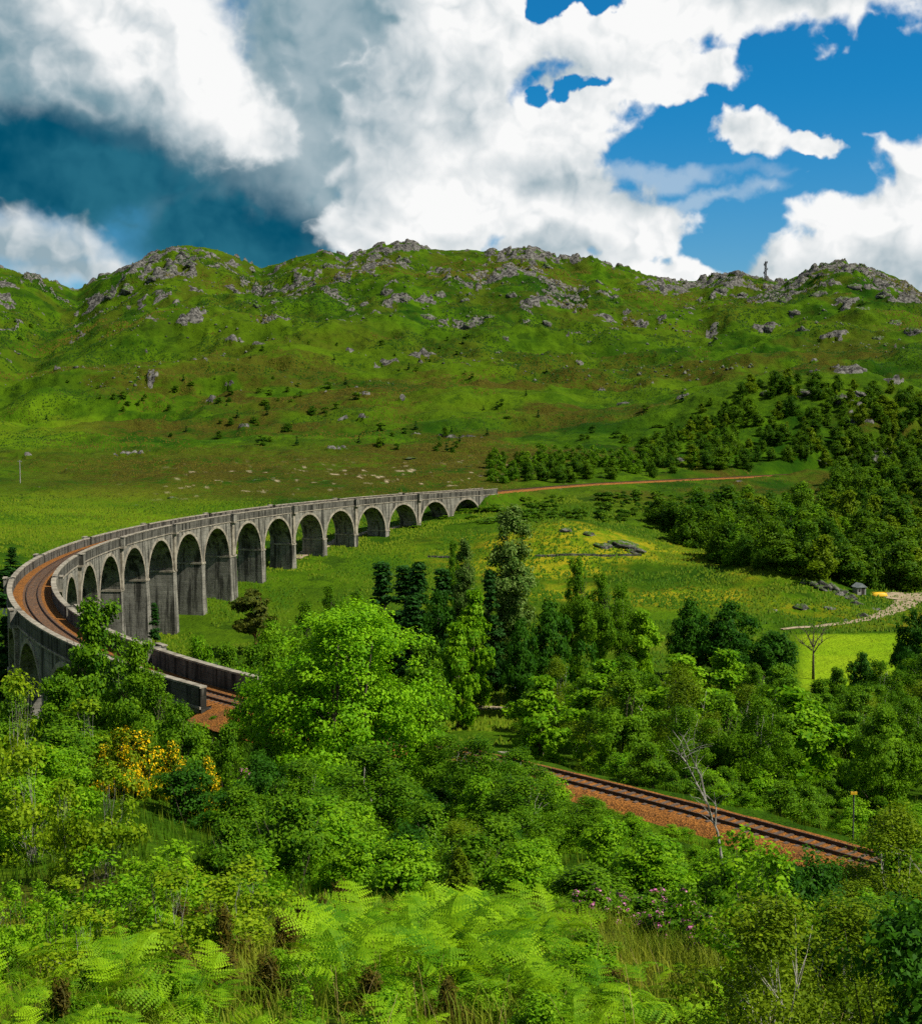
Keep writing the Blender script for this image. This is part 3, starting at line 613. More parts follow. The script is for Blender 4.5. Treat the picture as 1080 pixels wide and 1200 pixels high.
# ------------------------------------------------------------------ road, car park, river, path
def ribbon(name, pts, width, mat, label, lift=0.12, n=60, kind='structure', edge=None):
    P = np.array(pts, float); d = np.r_[0, np.cumsum(np.hypot(*np.diff(P[:, :2], axis=0).T))]; t = np.linspace(0, d[-1], n)
    X = np.interp(t, d, P[:, 0]); Y = np.interp(t, d, P[:, 1])
    for _ in range(8):
        X[1:-1] = .25*X[:-2]+.5*X[1:-1]+.25*X[2:]; Y[1:-1] = .25*Y[:-2]+.5*Y[1:-1]+.25*Y[2:]
    dx, dy = np.gradient(X), np.gradient(Y); L = np.hypot(dx, dy); nx, ny = -dy/L, dx/L
    W = np.interp(t, d, width if isinstance(width, (list, tuple)) else [width]*len(pts)); V = []; F = []; m = 9
    for i in range(n):
        for q in np.linspace(-1, 1, m):
            ww = W[i]/2*q*(1+0.12*math.sin(t[i]*0.9+q*5)); x, y = X[i]+nx[i]*ww, Y[i]+ny[i]*ww; V.append((x, y, 0))
    V = np.array(V); V[:, 2] = ghv(V[:, 0], V[:, 1])+lift-0.25*(np.tile(np.abs(np.linspace(-1, 1, m)), n) > 0.95)*lift*2
    for i in range(n-1):
        for q in range(m-1): F.append((i*m+q, i*m+q+1, (i+1)*m+q+1, (i+1)*m+q))
    o = mesh_obj(name, V, np.array(F)[:, ::-1], mat, smooth=True); tag(o, label, kind=kind); return o
def gp(px, row, y0, y1):
    h = hit(px, row, y0, y1); return (h[0], h[1]) if h else (x_at(px, y1), y1)
ribbon('road', [gp(915, 738, 280, 340), gp(950, 735, 280, 340), gp(985, 731, 280, 345), gp(1025, 724, 280, 345), gp(1050, 714, 280, 350), gp(1064, 705, 290, 360)], [1.2, 1.5, 2.0, 3.0, 4.4, 6], M['gravel'], 'pale gravel lane curving round the rocky mound to the car park', 0.22)
ribbon('car_park', [gp(1034, 699, 300, 380), gp(1062, 700, 300, 380), gp(1100, 702, 300, 380), gp(1150, 704, 300, 380)], [3, 9, 12, 12], M['gravel'], 'sandy gravel car park below the wood', 0.3)
ribbon('footpath', [gp(345, 655, 300, 420), gp(362, 646, 300, 420), gp(400, 632, 330, 430), gp(430, 624, 340, 440), gp(470, 617, 380, 450)], [3.6, 3.6, 3, 2.6, 2.4], M['gravel'], 'pale gravel path passing below the viaduct arches', 0.25)
ribbon('footpath', [gp(515, 831, 170, 260), gp(545, 829, 170, 260), gp(578, 830, 170, 260), gp(620, 833, 170, 260)], [2, 2.4, 2.2, 1.6], M['gravel'], 'short stretch of grey path in the valley clearing', 0.2)
ribbon('river', [(-130, 330), (-105, 300), (-80, 285), (-58, 281), (-42, 262), (-22, 250), (-4, 238), (10, 226), (40, 215), (80, 205), (140, 190)], [7, 7, 6, 6, 6, 5, 5, 4, 4, 4, 4], M['water'], 'shallow river running between the piers in the valley bottom', 0.18)

# ------------------------------------------------------------------ plants: builders
def leaf_cloud(cent, clump_r, per, size, seed, flat=0.65, up=0.35, aspect=1.7, sizevar=0.35, dirs=None, out_center=None):
    """rhombic leaf faces scattered round clump centres; returns verts, quads, tint"""
    g = np.random.default_rng(seed); cent = np.asarray(cent, float); n = len(cent)
    cr = clump_r if np.ndim(clump_r) else np.full(n, clump_r)
    c = np.repeat(cent, per, 0); r = np.repeat(cr, per)
    d = g.normal(size=(len(c), 3)); d /= np.linalg.norm(d, axis=1, keepdims=True); rad = g.random(len(c))**0.45
    p = c+d*(r*rad)[:, None]*np.array([1, 1, flat])
    oc = c-cent.mean(0); oc /= np.linalg.norm(oc, axis=1, keepdims=True)+1e-6
    nrm = d*0.45+oc*0.55+g.normal(size=d.shape)*0.42+np.array([0, 0, up]); nrm /= np.linalg.norm(nrm, axis=1, keepdims=True)
    a = np.cross(nrm, g.normal(size=d.shape)); a /= np.linalg.norm(a, axis=1, keepdims=True)+1e-9; b = np.cross(nrm, a)
    s = size*(1+sizevar*g.uniform(-1, 1, len(c)))[:, None]
    V = np.stack([p-a*s*aspect*0.5, p-b*s*0.5+nrm*s*0.12, p+a*s*aspect*0.5, p+b*s*0.5+nrm*s*0.12], 1).reshape(-1, 3)
    F = np.arange(len(V)).reshape(-1, 4)
    tint = np.repeat(np.clip(np.repeat(g.uniform(0.15, 0.75, n), per)+g.uniform(-0.32, 0.32, len(c)), 0, 1), 4)
    return V, F, tint
PROFILES = {
 'round': lambda t: np.sqrt(np.clip(1-(2*t-1)**2, 0, 1))**0.8,
 'dome': lambda t: np.clip(1-t**2.2, 0, 1)**0.55*np.clip(t*5+0.45, 0, 1),
 'cone': lambda t: np.clip(1-t, 0, 1)**0.85*np.clip(t*8+0.5, 0, 1),
 'poplar': lambda t: np.clip(np.sin(np.pi*np.clip(0.06+t*0.9, 0, 1)**0.75), 0, 1)**0.5,
 'egg': lambda t: np.clip(np.sin(np.pi*np.clip(t*0.93+0.05, 0, 1)**0.8), 0, 1)**0.7,
}
def crown_centres(h, w, base, shape, n, seed, lobes=0.35, inner=0.35, full=1.0):
    """clump centres gathered into boughs, so that a crown has lit tops, dark gaps and an uneven outline"""
    g = np.random.default_rng(seed); nb = int(np.clip(n/9, 9, 95)) if shape != 'cone' else int(n/5)
    t = g.beta(1.1, 1.1, nb) if shape != 'cone' else np.sort(g.random(nb)**1.3)
    t[0] = 0.97; th = np.arange(nb)*2.39996+g.uniform(-.5, .5, nb); prof = PROFILES[shape](t); ph = g.uniform(0, 6.28, 6)
    lob = 1+lobes*(0.5*np.sin(3*th+ph[0]+5*t)+0.35*np.sin(5*th+ph[1]-7*t)+0.4*np.sin(2*th+ph[2]+11*t))
    rb = full*w*(0.185 if shape != 'cone' else 0.13)*g.uniform(0.6, 1.35, nb)*(0.5+0.5*prof)
    rho = np.where(g.random(nb) < inner, g.random(nb)**0.5*0.75, g.uniform(0.80, 1.08, nb)); R_ = np.maximum(w/2*prof*lob*rho-rb*0.6, 0)
    B = np.stack([R_*np.cos(th), R_*np.sin(th), base*h+t*(1-base)*h*(1+0.04*np.sin(2*th+ph[3]))-rb*0.4], 1)
    k = g.choice(nb, n, p=(rb**2)/np.sum(rb**2)); d = g.normal(size=(n, 3)); d[:, 2] = d[:, 2]*0.75+0.25; d /= np.linalg.norm(d, axis=1, keepdims=True)
    fl = np.array([1, 1, 0.8]) if shape != 'cone' else np.array([1.3, 1.3, 0.45])
    C = B[k]+d*(rb[k]*g.uniform(0.45, 1.05, n))[:, None]*fl; C[:, 2] = np.maximum(C[:, 2], base*h*0.6+0.02*h); return C
def limbs(h, w, base, cent, seed, r0, nb=12, n=6, lean=0.03, stems=1):
    g = random.Random(seed); mb = MB()
    for st in range(stems):
        ax = g.uniform(-1, 1)*lean*h; ay = g.uniform(-1, 1)*lean*h; off = (0, 0) if stems == 1 else (g.uniform(-.08, .08)*w, g.uniform(-.08, .08)*w)
        spread = 0 if stems == 1 else 0.22*w
        top = (off[0]+ax+g.uniform(-1, 1)*spread, off[1]+ay+g.uniform(-1, 1)*spread, h*0.86)
        pts = [(off[0]+(top[0]-off[0])*t+g.uniform(-1, 1)*0.012*h*(t > 0), off[1]+(top[1]-off[1])*t+g.uniform(-1, 1)*0.012*h*(t > 0), -0.25+(top[2]+0.25)*t) for t in np.linspace(0, 1, 7)]
        rr = r0 if stems == 1 else r0*0.6
        mb.tube(pts, [rr*(1.25 if i == 0 else 1)*(1-0.88*i/6) for i in range(7)], n)
        for c in g.sample(list(map(tuple, cent)), min(nb//stems, len(cent))):
            t = min(max((c[2]/h-0.22), base*0.8), 0.8); k = min(int(t*6/0.86), 5); b0 = Vector(pts[k]); e = Vector(c)
            mid = b0.lerp(e, 0.55)+Vector((0, 0, 0.05*h)); mb.tube([b0, mid, e], [rr*0.42*(1-t*0.6), rr*0.25*(1-t*0.6), rr*0.07], 4, False)
    return mb
PROTO = {}
def tree_proto(key, h, w, base, shape, nc, per, leaf, clump, mat, bark='bark', r0=None, name='broadleaf_tree', stems=1, flat=0.65, up=0.35, lobes=0.35, inner=0.35, extra=None, nb=12, aspect=1.7, full=1.0):
    seed = sum(map(ord, key))*7+len(key)
    c = crown_centres(h, w, base, shape, nc, seed, lobes, inner, full)
    V, F, t = leaf_cloud(c, clump, per, leaf, seed+1, flat, up, aspect)
    # height within the crown: young shoots at the tips are a lighter green
    root = empty(name); cr = mesh_obj('crown', V, F, M[mat], root, attrs={'tint': t})
    limbs(h, w, base, c, seed+2, r0 or 0.022*h, nb, 6, stems=stems).build('trunk', M[bark], root, True)
    if extra: extra(root, c, seed)
    PROTO[key] = dict(root=root, h=float(np.quantile(V[:, 2], 0.998)), w=float(2*np.quantile(np.hypot(V[:, 0], V[:, 1]), 0.965)), used=False); return root
def flowers(mat, nper, size, frac, rad, zmin=0.35):
    def fn(root, c, seed):
        g = np.random.default_rng(seed+9); zs = c[:, 2]; top = c[(zs > np.quantile(zs, zmin))]; top = top[g.random(len(top)) < frac]
        V, F, t = leaf_cloud(top+g.normal(size=top.shape)*0.1*rad, rad, nper, size, seed+10, 0.9, 0.2, 1.2); mesh_obj('blossom', V, F, M[mat], root, attrs={'tint': t})
    return fn
# near and middle-distance kinds
tree_proto('bigwillow', 13.0, 12.0, 0.06, 'round', 760, 84, 0.135, 0.85, 'leaf_willow', r0=0.28, stems=3, lobes=0.18, nb=36, full=1.1)
tree_proto('alder', 12.0, 8.5, 0.12, 'egg', 330, 72, 0.17, 0.80, 'leaf_mid', r0=0.2, stems=2, nb=24)
tree_proto('oak', 12.0, 11.0, 0.20, 'round', 300, 44, 0.30, 1.05, 'leaf_dark', r0=0.32, nb=18)
tree_proto('maple', 12.0, 7.0, 0.10, 'egg', 260, 40, 0.28, 0.85, 'leaf_bright', r0=0.22)
tree_proto('birch', 10.0, 6.0, 0.12, 'egg', 320, 62, 0.105, 0.62, 'leaf_mid', 'bark_pale', 0.10, 'birch_tree', 4, 0.9, 0.1, nb=30)
tree_proto('birch_olive', 9.0, 6.5, 0.10, 'egg', 300, 46, 0.10, 0.66, 'leaf_olive', 'bark_pale', 0.09, 'birch_tree', 5, 0.9, 0.1, nb=30)
tree_proto('spruce', 14.0, 5.2, 0.05, 'cone', 520, 34, 0.22, 0.6, 'leaf_conifer', r0=0.2, name='spruce_tree', flat=0.35, up=0.1, lobes=0.25, inner=0.2, nb=30)
tree_proto('poplar', 22.0, 6.5, 0.06, 'poplar', 860, 36, 0.24, 0.85, 'leaf_poplar', r0=0.3, name='poplar_tree', flat=1.0, up=0.2, lobes=0.3, nb=30)
tree_proto('pine', 9.0, 8.0, 0.45, 'dome', 170, 46, 0.18, 0.7, 'leaf_pine', 'bark_red', 0.2, 'scots_pine', 2, 0.4, 0.3, 0.5, nb=26, aspect=3)
tree_proto('shrub', 3.2, 3.8, 0.0, 'dome', 170, 62, 0.085, 0.42, 'leaf_mid', r0=0.05, name='bush', stems=5, nb=15)
tree_proto('shrub_bright', 2.8, 3.4, 0.0, 'dome', 170, 62, 0.080, 0.38, 'leaf_bright', r0=0.05, name='bush', stems=5, nb=15)
tree_proto('shrub_dark', 3.4, 4.2, 0.0, 'dome', 170, 60, 0.088, 0.45, 'leaf_dark', r0=0.05, name='bush', stems=5, nb=15)
tree_proto('sapling', 4.2, 2.6, 0.12, 'egg', 150, 16, 0.10, 0.34, 'leaf_lime', 'bark_grey', 0.028, 'sapling', 5, 0.9, 0.2, 0.5, nb=40, aspect=1.5)
tree_proto('sapling_green', 3.4, 2.4, 0.05, 'dome', 150, 18, 0.085, 0.30, 'leaf_bright', 'bark', 0.03, 'sapling', 5, 0.9, 0.2, 0.5, nb=30, aspect=1.5)
tree_proto('gorse', 2.6, 3.0, 0.0, 'dome', 140, 30, 0.09, 0.34, 'leaf_olive', r0=0.04, name='gorse_bush', stems=4, extra=flowers('gorse_flower', 46, 0.075, 0.6, 0.36, 0.30), aspect=2.2)
tree_proto('rhodo', 2.6, 3.6, 0.0, 'dome', 170, 44, 0.095, 0.36, 'leaf_mid', r0=0.05, name='rhododendron_bush', stems=5, extra=flowers('rhodo_flower', 38, 0.10, 0.62, 0.20, 0.15), aspect=2.4)
tree_proto('heather', 0.9, 1.5, 0.0, 'dome', 130, 22, 0.035, 0.16, 'heather', r0=0.012, name='heather_clump', stems=4, up=0.9, aspect=5, flat=1.3)
# far kinds, fewer and larger faces
for i, (sh, hh, ww) in enumerate((('dome', 8, 6.2), ('egg', 9, 5.6), ('round', 7, 6.6))):
    tree_proto('wood%d' % i, hh, ww, 0.04, sh, 150, 36, 0.26, 0.80, 'leaf_wood', r0=0.13, nb=6, name='woodland_tree', full=1.4, flat=1.0, up=0.2)
tree_proto('farbright', 8, 6.4, 0.04, 'dome', 130, 30, 0.30, 0.75, 'leaf_mid', r0=0.13, nb=6, name='woodland_tree', full=1.4, flat=1.0, up=0.2)
tree_proto('farolive', 8.5, 6.4, 0.04, 'egg', 130, 30, 0.30, 0.75, 'leaf_olive', r0=0.13, nb=6, name='woodland_tree', full=1.4, flat=1.0, up=0.2)
tree_proto('hillbush', 3.4, 4.2, 0.0, 'dome', 70, 20, 0.26, 0.55, 'leaf_wood', r0=0.06, name='hillside_bush', nb=4)
tree_proto('hillspruce', 9, 4.0, 0.03, 'cone', 90, 16, 0.42, 0.6, 'leaf_conifer', r0=0.12, name='hillside_spruce', flat=0.4, nb=4)
def put(key, x, y, h, w, label, cat, group=None, rz=None, sink=0.1, tilt=0.04, name=None, z=None):
    P = PROTO[key]
    if not P['used']: o = P['root']; P['used'] = True
    else: o = copy_tree(P['root'])
    o.location = (x, y, (gh(x, y) if z is None else z)-sink); o.rotation_euler = (R.uniform(-tilt, tilt), R.uniform(-tilt, tilt), R.uniform(0, 6.28) if rz is None else rz)
    o.scale = (w/P['w'], w/P['w'], h/P['h']); tag(o, label, cat)
    if group: o['group'] = group
    elif 'group' in o: del o['group']
    if name: o.name = name
    return o
def putpx(key, px, top, Y, wpx, label, cat='tree', group=None, hmin=1.0, name=None, hmax=99):
    """a plant at a depth Y whose top and width are those seen in the photograph"""
    x = x_at(px, Y); zg = gh(x, Y); h = min(max(z_at(top, Y)-zg, hmin), hmax); return put(key, x, Y, h*0.97, wpx/FOC*Y, label, cat, group, name=name)

# ------------------------------------------------------------------ trees of the valley, each read from the photograph: kind, column, top row, depth, width in px, label
VALLEY = [
 ('poplar', 594, 588, 232, 62, 'tall slender poplar with pale silvery leaf tips in the valley middle', 'poplar_tree'),
 ('spruce', 577, 664, 224, 42, 'narrow dark spruce standing right against the tall poplar', None),
 ('poplar', 546, 628, 250, 30, 'columnar green poplar left of the tallest poplar', 'poplar_tree'),
 ('alder', 533, 631, 292, 26, 'small rounded tree on the meadow beside the columnar poplar', None),
 ('oak', 512, 690, 214, 66, 'broad olive green tree in front of the dark spruce clump', None),
 ('maple', 552, 688, 212, 54, 'light green leafy tree left of the narrow dark spruce', None),
 ('maple', 536, 726, 196, 50, 'bright green tree above the valley clearing with a ragged crown', None),
 ('oak', 652, 700, 214, 78, 'dark spreading oak with a bare forked trunk in the valley', None),
 ('oak', 614, 722, 206, 60, 'small dark round oak at the foot of the tallest poplar', None),
 ('alder', 676, 650, 226, 52, 'pointed dark green alder rising above the yellow meadow', None),
 ('alder', 705, 668, 228, 50, 'second pointed alder, right of the taller pointed one', None),
 ('birch', 733, 680, 230, 50, 'airy light green birch with a dark thin trunk on the meadow edge', None),
 ('maple', 756, 712, 228, 44, 'bright green tree close against the airy birch on the meadow edge', None),
 ('oak', 812, 700, 238, 70, 'left one of the three big dark oaks below the meadow', None),
 ('oak', 858, 704, 236, 96, 'largest and middle one of the three big dark oaks below the meadow', None),
 ('oak', 908, 738, 226, 82, 'right one of the three big dark oaks, nearest the bright field', None),
 ('oak', 1076, 712, 226, 60, 'dark round oak cut by the right edge beside the bright field', None),
 ('oak', 1010, 762, 212, 52, 'dark rounded tree at the front edge of the bright field', None),
 ('alder', 1046, 788, 200, 62, 'mid green tree in front of the bright field near the right edge', None),
 ('pine', 297, 688, 282, 58, 'brownish flat-topped pine standing at the foot of the piers', None),
 ('spruce', 181, 705, 268, 26, 'dark spruce growing between two tall piers of the viaduct', None),
 ('alder', 358, 702, 236, 60, 'round green tree inside the curve behind the big bright tree', None),
 ('alder', 388, 684, 262, 42, 'dark green small tree below the arches at the meadow edge', None),
 ('alder', 418, 690, 256, 42, 'green tree between the arches and the spruce clump', None),
]
for k, px, top, Y, w, lab, nm in VALLEY: putpx(k, px, top, Y, w, lab, 'tree', name=nm)
for px, top, Y, w in ((447, 654, 232, 66), (472, 660, 240, 70), (494, 656, 226, 64), (515, 664, 244, 60), (484, 694, 214, 66)):
    putpx('spruce', px, top, Y, w, 'dark spruce in the clump between the meadow and the arches', 'tree', 'spruce clump in the valley')
for px, top, Y, w in ((12, 640, 318, 30), (33, 664, 306, 34), (2, 668, 300, 40), (50, 676, 330, 26), (24, 690, 262, 40), (4, 720, 240, 50)):
    putpx('spruce' if px % 2 == 0 else 'alder', px, top, Y, w, 'dark tree behind the viaduct curve at the left edge', 'tree', 'trees behind the viaduct curve')
for px, top, Y, w in ((228, 742, 240, 44), (262, 752, 232, 60), (298, 752, 222, 66), (330, 740, 226, 60), (318, 724, 254, 46), (350, 744, 208, 70), (215, 764, 214, 50), (246, 772, 205, 56), (285, 778, 196, 60), (420, 720, 236, 46), (395, 716, 226, 52)):
    putpx('shrub' if (px % 3) else 'shrub_bright', px, top, Y, w, 'green thicket bush on the valley floor inside the viaduct curve', 'bush', 'bushes inside the viaduct curve', name='bush')
for px, top, Y, w in ((476, 606, 446, 20), (490, 612, 430, 22), (506, 600, 452, 24), (522, 606, 442, 20), (545, 598, 452, 26), (556, 604, 440, 26), (578, 590, 452, 40), (575, 606, 430, 44), (604, 604, 424, 40), (620, 596, 440, 40)):
    putpx('farbright', px, top, Y, w, 'green bush crowding the far end of the viaduct', 'bush', 'bushes at the far end of the viaduct', name='bush')

# ------------------------------------------------------------------ scattered woods
LOOK = {'birch': 'feathery green birch', 'birch_olive': 'olive-tinted birch', 'alder': 'rounded dark-green tree', 'maple': 'light yellow-green tree', 'shrub': 'mid-green bush', 'shrub_bright': 'bright green bush', 'shrub_dark': 'dark green bush',
        'sapling': 'lime sapling', 'sapling_green': 'fresh green sapling', 'wood0': 'dark domed', 'wood1': 'dark egg-shaped', 'wood2': 'dark ball-shaped', 'farbright': 'brighter green domed', 'farolive': 'olive-tinted'}
def scatter(n, region, yr, rng, mind, seed, accept=None):
    g = random.Random(seed); pts = []; tries = 0
    while len(pts) < n and tries < n*14:
        tries += 1; px = g.uniform(region[0], region[2]); row = g.uniform(region[1], region[3])
        if accept and not accept(px, row, g): continue
        h = hit(px, row, *yr)
        if h is None: continue
        md = mind*h[1]/FOC
        if all((h[0]-q[0])**2+((h[1]-q[1])*0.45)**2 > md*md for q in pts): pts.append((h[0], h[1], h[2]))
    return pts
def inpoly(px, row, poly):
    c = False; j = len(poly)-1
    for i in range(len(poly)):
        if (poly[i][1] > row) != (poly[j][1] > row) and px < (poly[j][0]-poly[i][0])*(row-poly[i][1])/(poly[j][1]-poly[i][1])+poly[i][0]: c = not c
        j = i
    return c
def hides_track(x, y, z, h):
    px = 540+FOC*x/y; row = 600-FOC*math.tan(math.atan2(z+h-CAMZ, y)+TH); return 585 < px < 975 and y < 470+(px-585)*0.42 and row < 582-(px-590)*0.058
def clear_of_track(x, y, d): return np.min((CX-x)**2+(CY-y)**2) > d*d
WOOD = [(762, 612), (800, 590), (860, 590), (905, 575), (960, 566), (1000, 560), (1110, 552), (1110, 694), (1010, 690), (985, 688), (940, 682), (900, 672), (850, 662), (800, 640)]
for x, y, z in scatter(215, (755, 550, 1110, 696), (330, 700), None, 11, 3, lambda a, b, g: inpoly(a, b, WOOD)):
    if not clear_of_track(x, y, 8): continue
    k = R.choice(['wood0', 'wood1', 'wood2', 'wood0', 'wood1', 'wood2', 'farbright', 'farolive']); h = R.uniform(5.5, 13.5)
    if hides_track(x, y, z, h): continue
    put(k, x, y, h, h*R.uniform(0.75, 1.1), LOOK[k]+' tree in the dense wood on the right slope below the railway', 'tree', 'trees of the wood on the right slope', z=z)
for x, y, z in scatter(85, (575, 536, 965, 568), (490, 760), None, 12, 5, lambda a, b, g: b < 572-(a-580)*0.045):
    if not clear_of_track(x, y, 7): continue
    k = R.choice(['wood0', 'wood1', 'farbright', 'farbright']); h = R.uniform(4.5, 8)
    if hides_track(x, y, z, h): continue
    put(k, x, y, h, h*R.uniform(0.75, 1.0), 'small '+LOOK[k]+' tree in the row above the far railway', 'tree', 'trees above the far railway', z=z, name='trackside_tree')
KNOLL = [(742, 545), (760, 522), (800, 500), (830, 468), (870, 458), (925, 447), (1000, 452), (1100, 470), (1100, 552), (1000, 552), (900, 548), (820, 552)]
for x, y, z in scatter(170, (740, 445, 1105, 556), (560, 980), None, 9, 6, lambda a, b, g: inpoly(a, b, KNOLL) and g.random() < (0.35 if (860 < a < 1010 and 470 < b < 515) else 1)):
    if not clear_of_track(x, y, 8): continue
    k = R.choice(['wood0', 'wood1', 'wood2', 'wood0', 'farolive']); h = R.uniform(4, 10)
    put(k, x, y, h, h*R.uniform(0.8, 1.15), LOOK[k]+' tree on the wooded knoll above the far railway', 'tree', 'trees on the wooded knoll', z=z, name='knoll_tree')
putpx('wood1', 770, 497, 700, 17, 'tall dark tree standing alone above the far railway', 'tree')
putpx('wood1', 767, 514, 660, 28, 'dark pointed tree just below the lone tall tree above the railway', 'tree')
putpx('wood0', 595, 515, 760, 13, 'lone dark round tree on the moor beyond the far railway', 'tree')
HB = [(r_, int(n_*0.62+0.5)) for r_, n_ in [((255, 455, 330, 500), 26), ((130, 462, 200, 482), 9), ((200, 440, 240, 470), 7), ((330, 450, 420, 490), 22), ((300, 500, 350, 525), 10), ((400, 500, 540, 530), 26), ((490, 395, 560, 425), 14), ((180, 500, 260, 520), 5),
      ((560, 470, 640, 520), 6), ((10, 380, 60, 420), 4), ((640, 505, 740, 540), 10), ((340, 395, 470, 440), 8), ((60, 440, 180, 480), 8), ((250, 410, 330, 450), 8), ((420, 430, 620, 480), 12), ((620, 430, 800, 490), 6), ((30, 480, 60, 500), 1)]]
for i, (reg, n) in enumerate(HB):
    for x, y, z in scatter(n, reg, (600, 1500), None, 5, 100+i):
        k = R.choice(['hillbush', 'hillbush', 'hillspruce', 'wood2']); h = R.uniform(2.0, 4.6)*(1.2 if k == 'hillspruce' else 1)
        put(k, x, y, h, h*(0.55 if k == 'hillspruce' else R.uniform(0.9, 1.6)), 'small dark tree scattered on the open moorland hillside', 'tree', 'scattered hillside trees', z=z, name='hillside_tree')
for x, y, z in scatter(95, (600, 572, 830, 615), (400, 640), None, 7, 61, lambda a, b, g: b > 578-(a-600)*0.03):
    if not clear_of_track(x, y, 6.5): continue
    h = R.uniform(1.5, 3.4)
    if hides_track(x, y, z, h): continue
    put('hillbush', x, y, h, h*R.uniform(1.1, 1.8), 'low green bush on the rough bank below the far railway', 'bush', 'bushes on the bank below the far railway', z=z)

# canopy between the near railway and the bright field
def canopy(n, region, yr, mind, kinds, hr, label, group, seed, acc=None, ratio=(0.6, 0.85), trk=6.0, cat='tree', name=None, size=None):
    g = random.Random(seed); pts = []; t = 0
    while len(pts) < n and t < n*30:
        t += 1; Y = g.uniform(*yr); px = g.uniform(*region); x = x_at(px, Y)
        if acc and not acc(px, Y, g): continue
        if not clear_of_track(x, Y, trk): continue
        if all((x-a)**2+(Y-b)**2 > mind*mind for a, b in pts): pts.append((x, Y))
    for x, Y in pts:
        k = g.choice(kinds); h = g.uniform(*hr); put(k, x, Y, h, h*g.uniform(*ratio)*(1 if size is None else size), label.format(k=LOOK[k]), cat, group, name=name)
canopy(62, (625, 1180), (112, 205), 5.6, ['birch', 'birch', 'alder', 'birch_olive', 'alder', 'maple'], (8, 12.5), '{k} in the canopy between the near railway and the field', 'canopy trees beyond the near railway', 31,
       lambda px, Y, g: Y > 135 or px > 690)
canopy(16, (450, 640), (150, 205), 5.0, ['birch', 'alder', 'birch_olive'], (4, 7), 'small {k} round the valley clearing left of the canopy', 'trees round the valley clearing', 32, lambda px, Y, g: not (520 < px < 625))
canopy(40, (700, 1130), (88, 135), 2.6, ['shrub', 'shrub_bright', 'shrub'], (2.0, 3.6), '{k} on the far bank of the near railway', 'bushes on the far bank of the near railway', 33, None, (1.0, 1.4), 5.0, 'bush', 'bush')
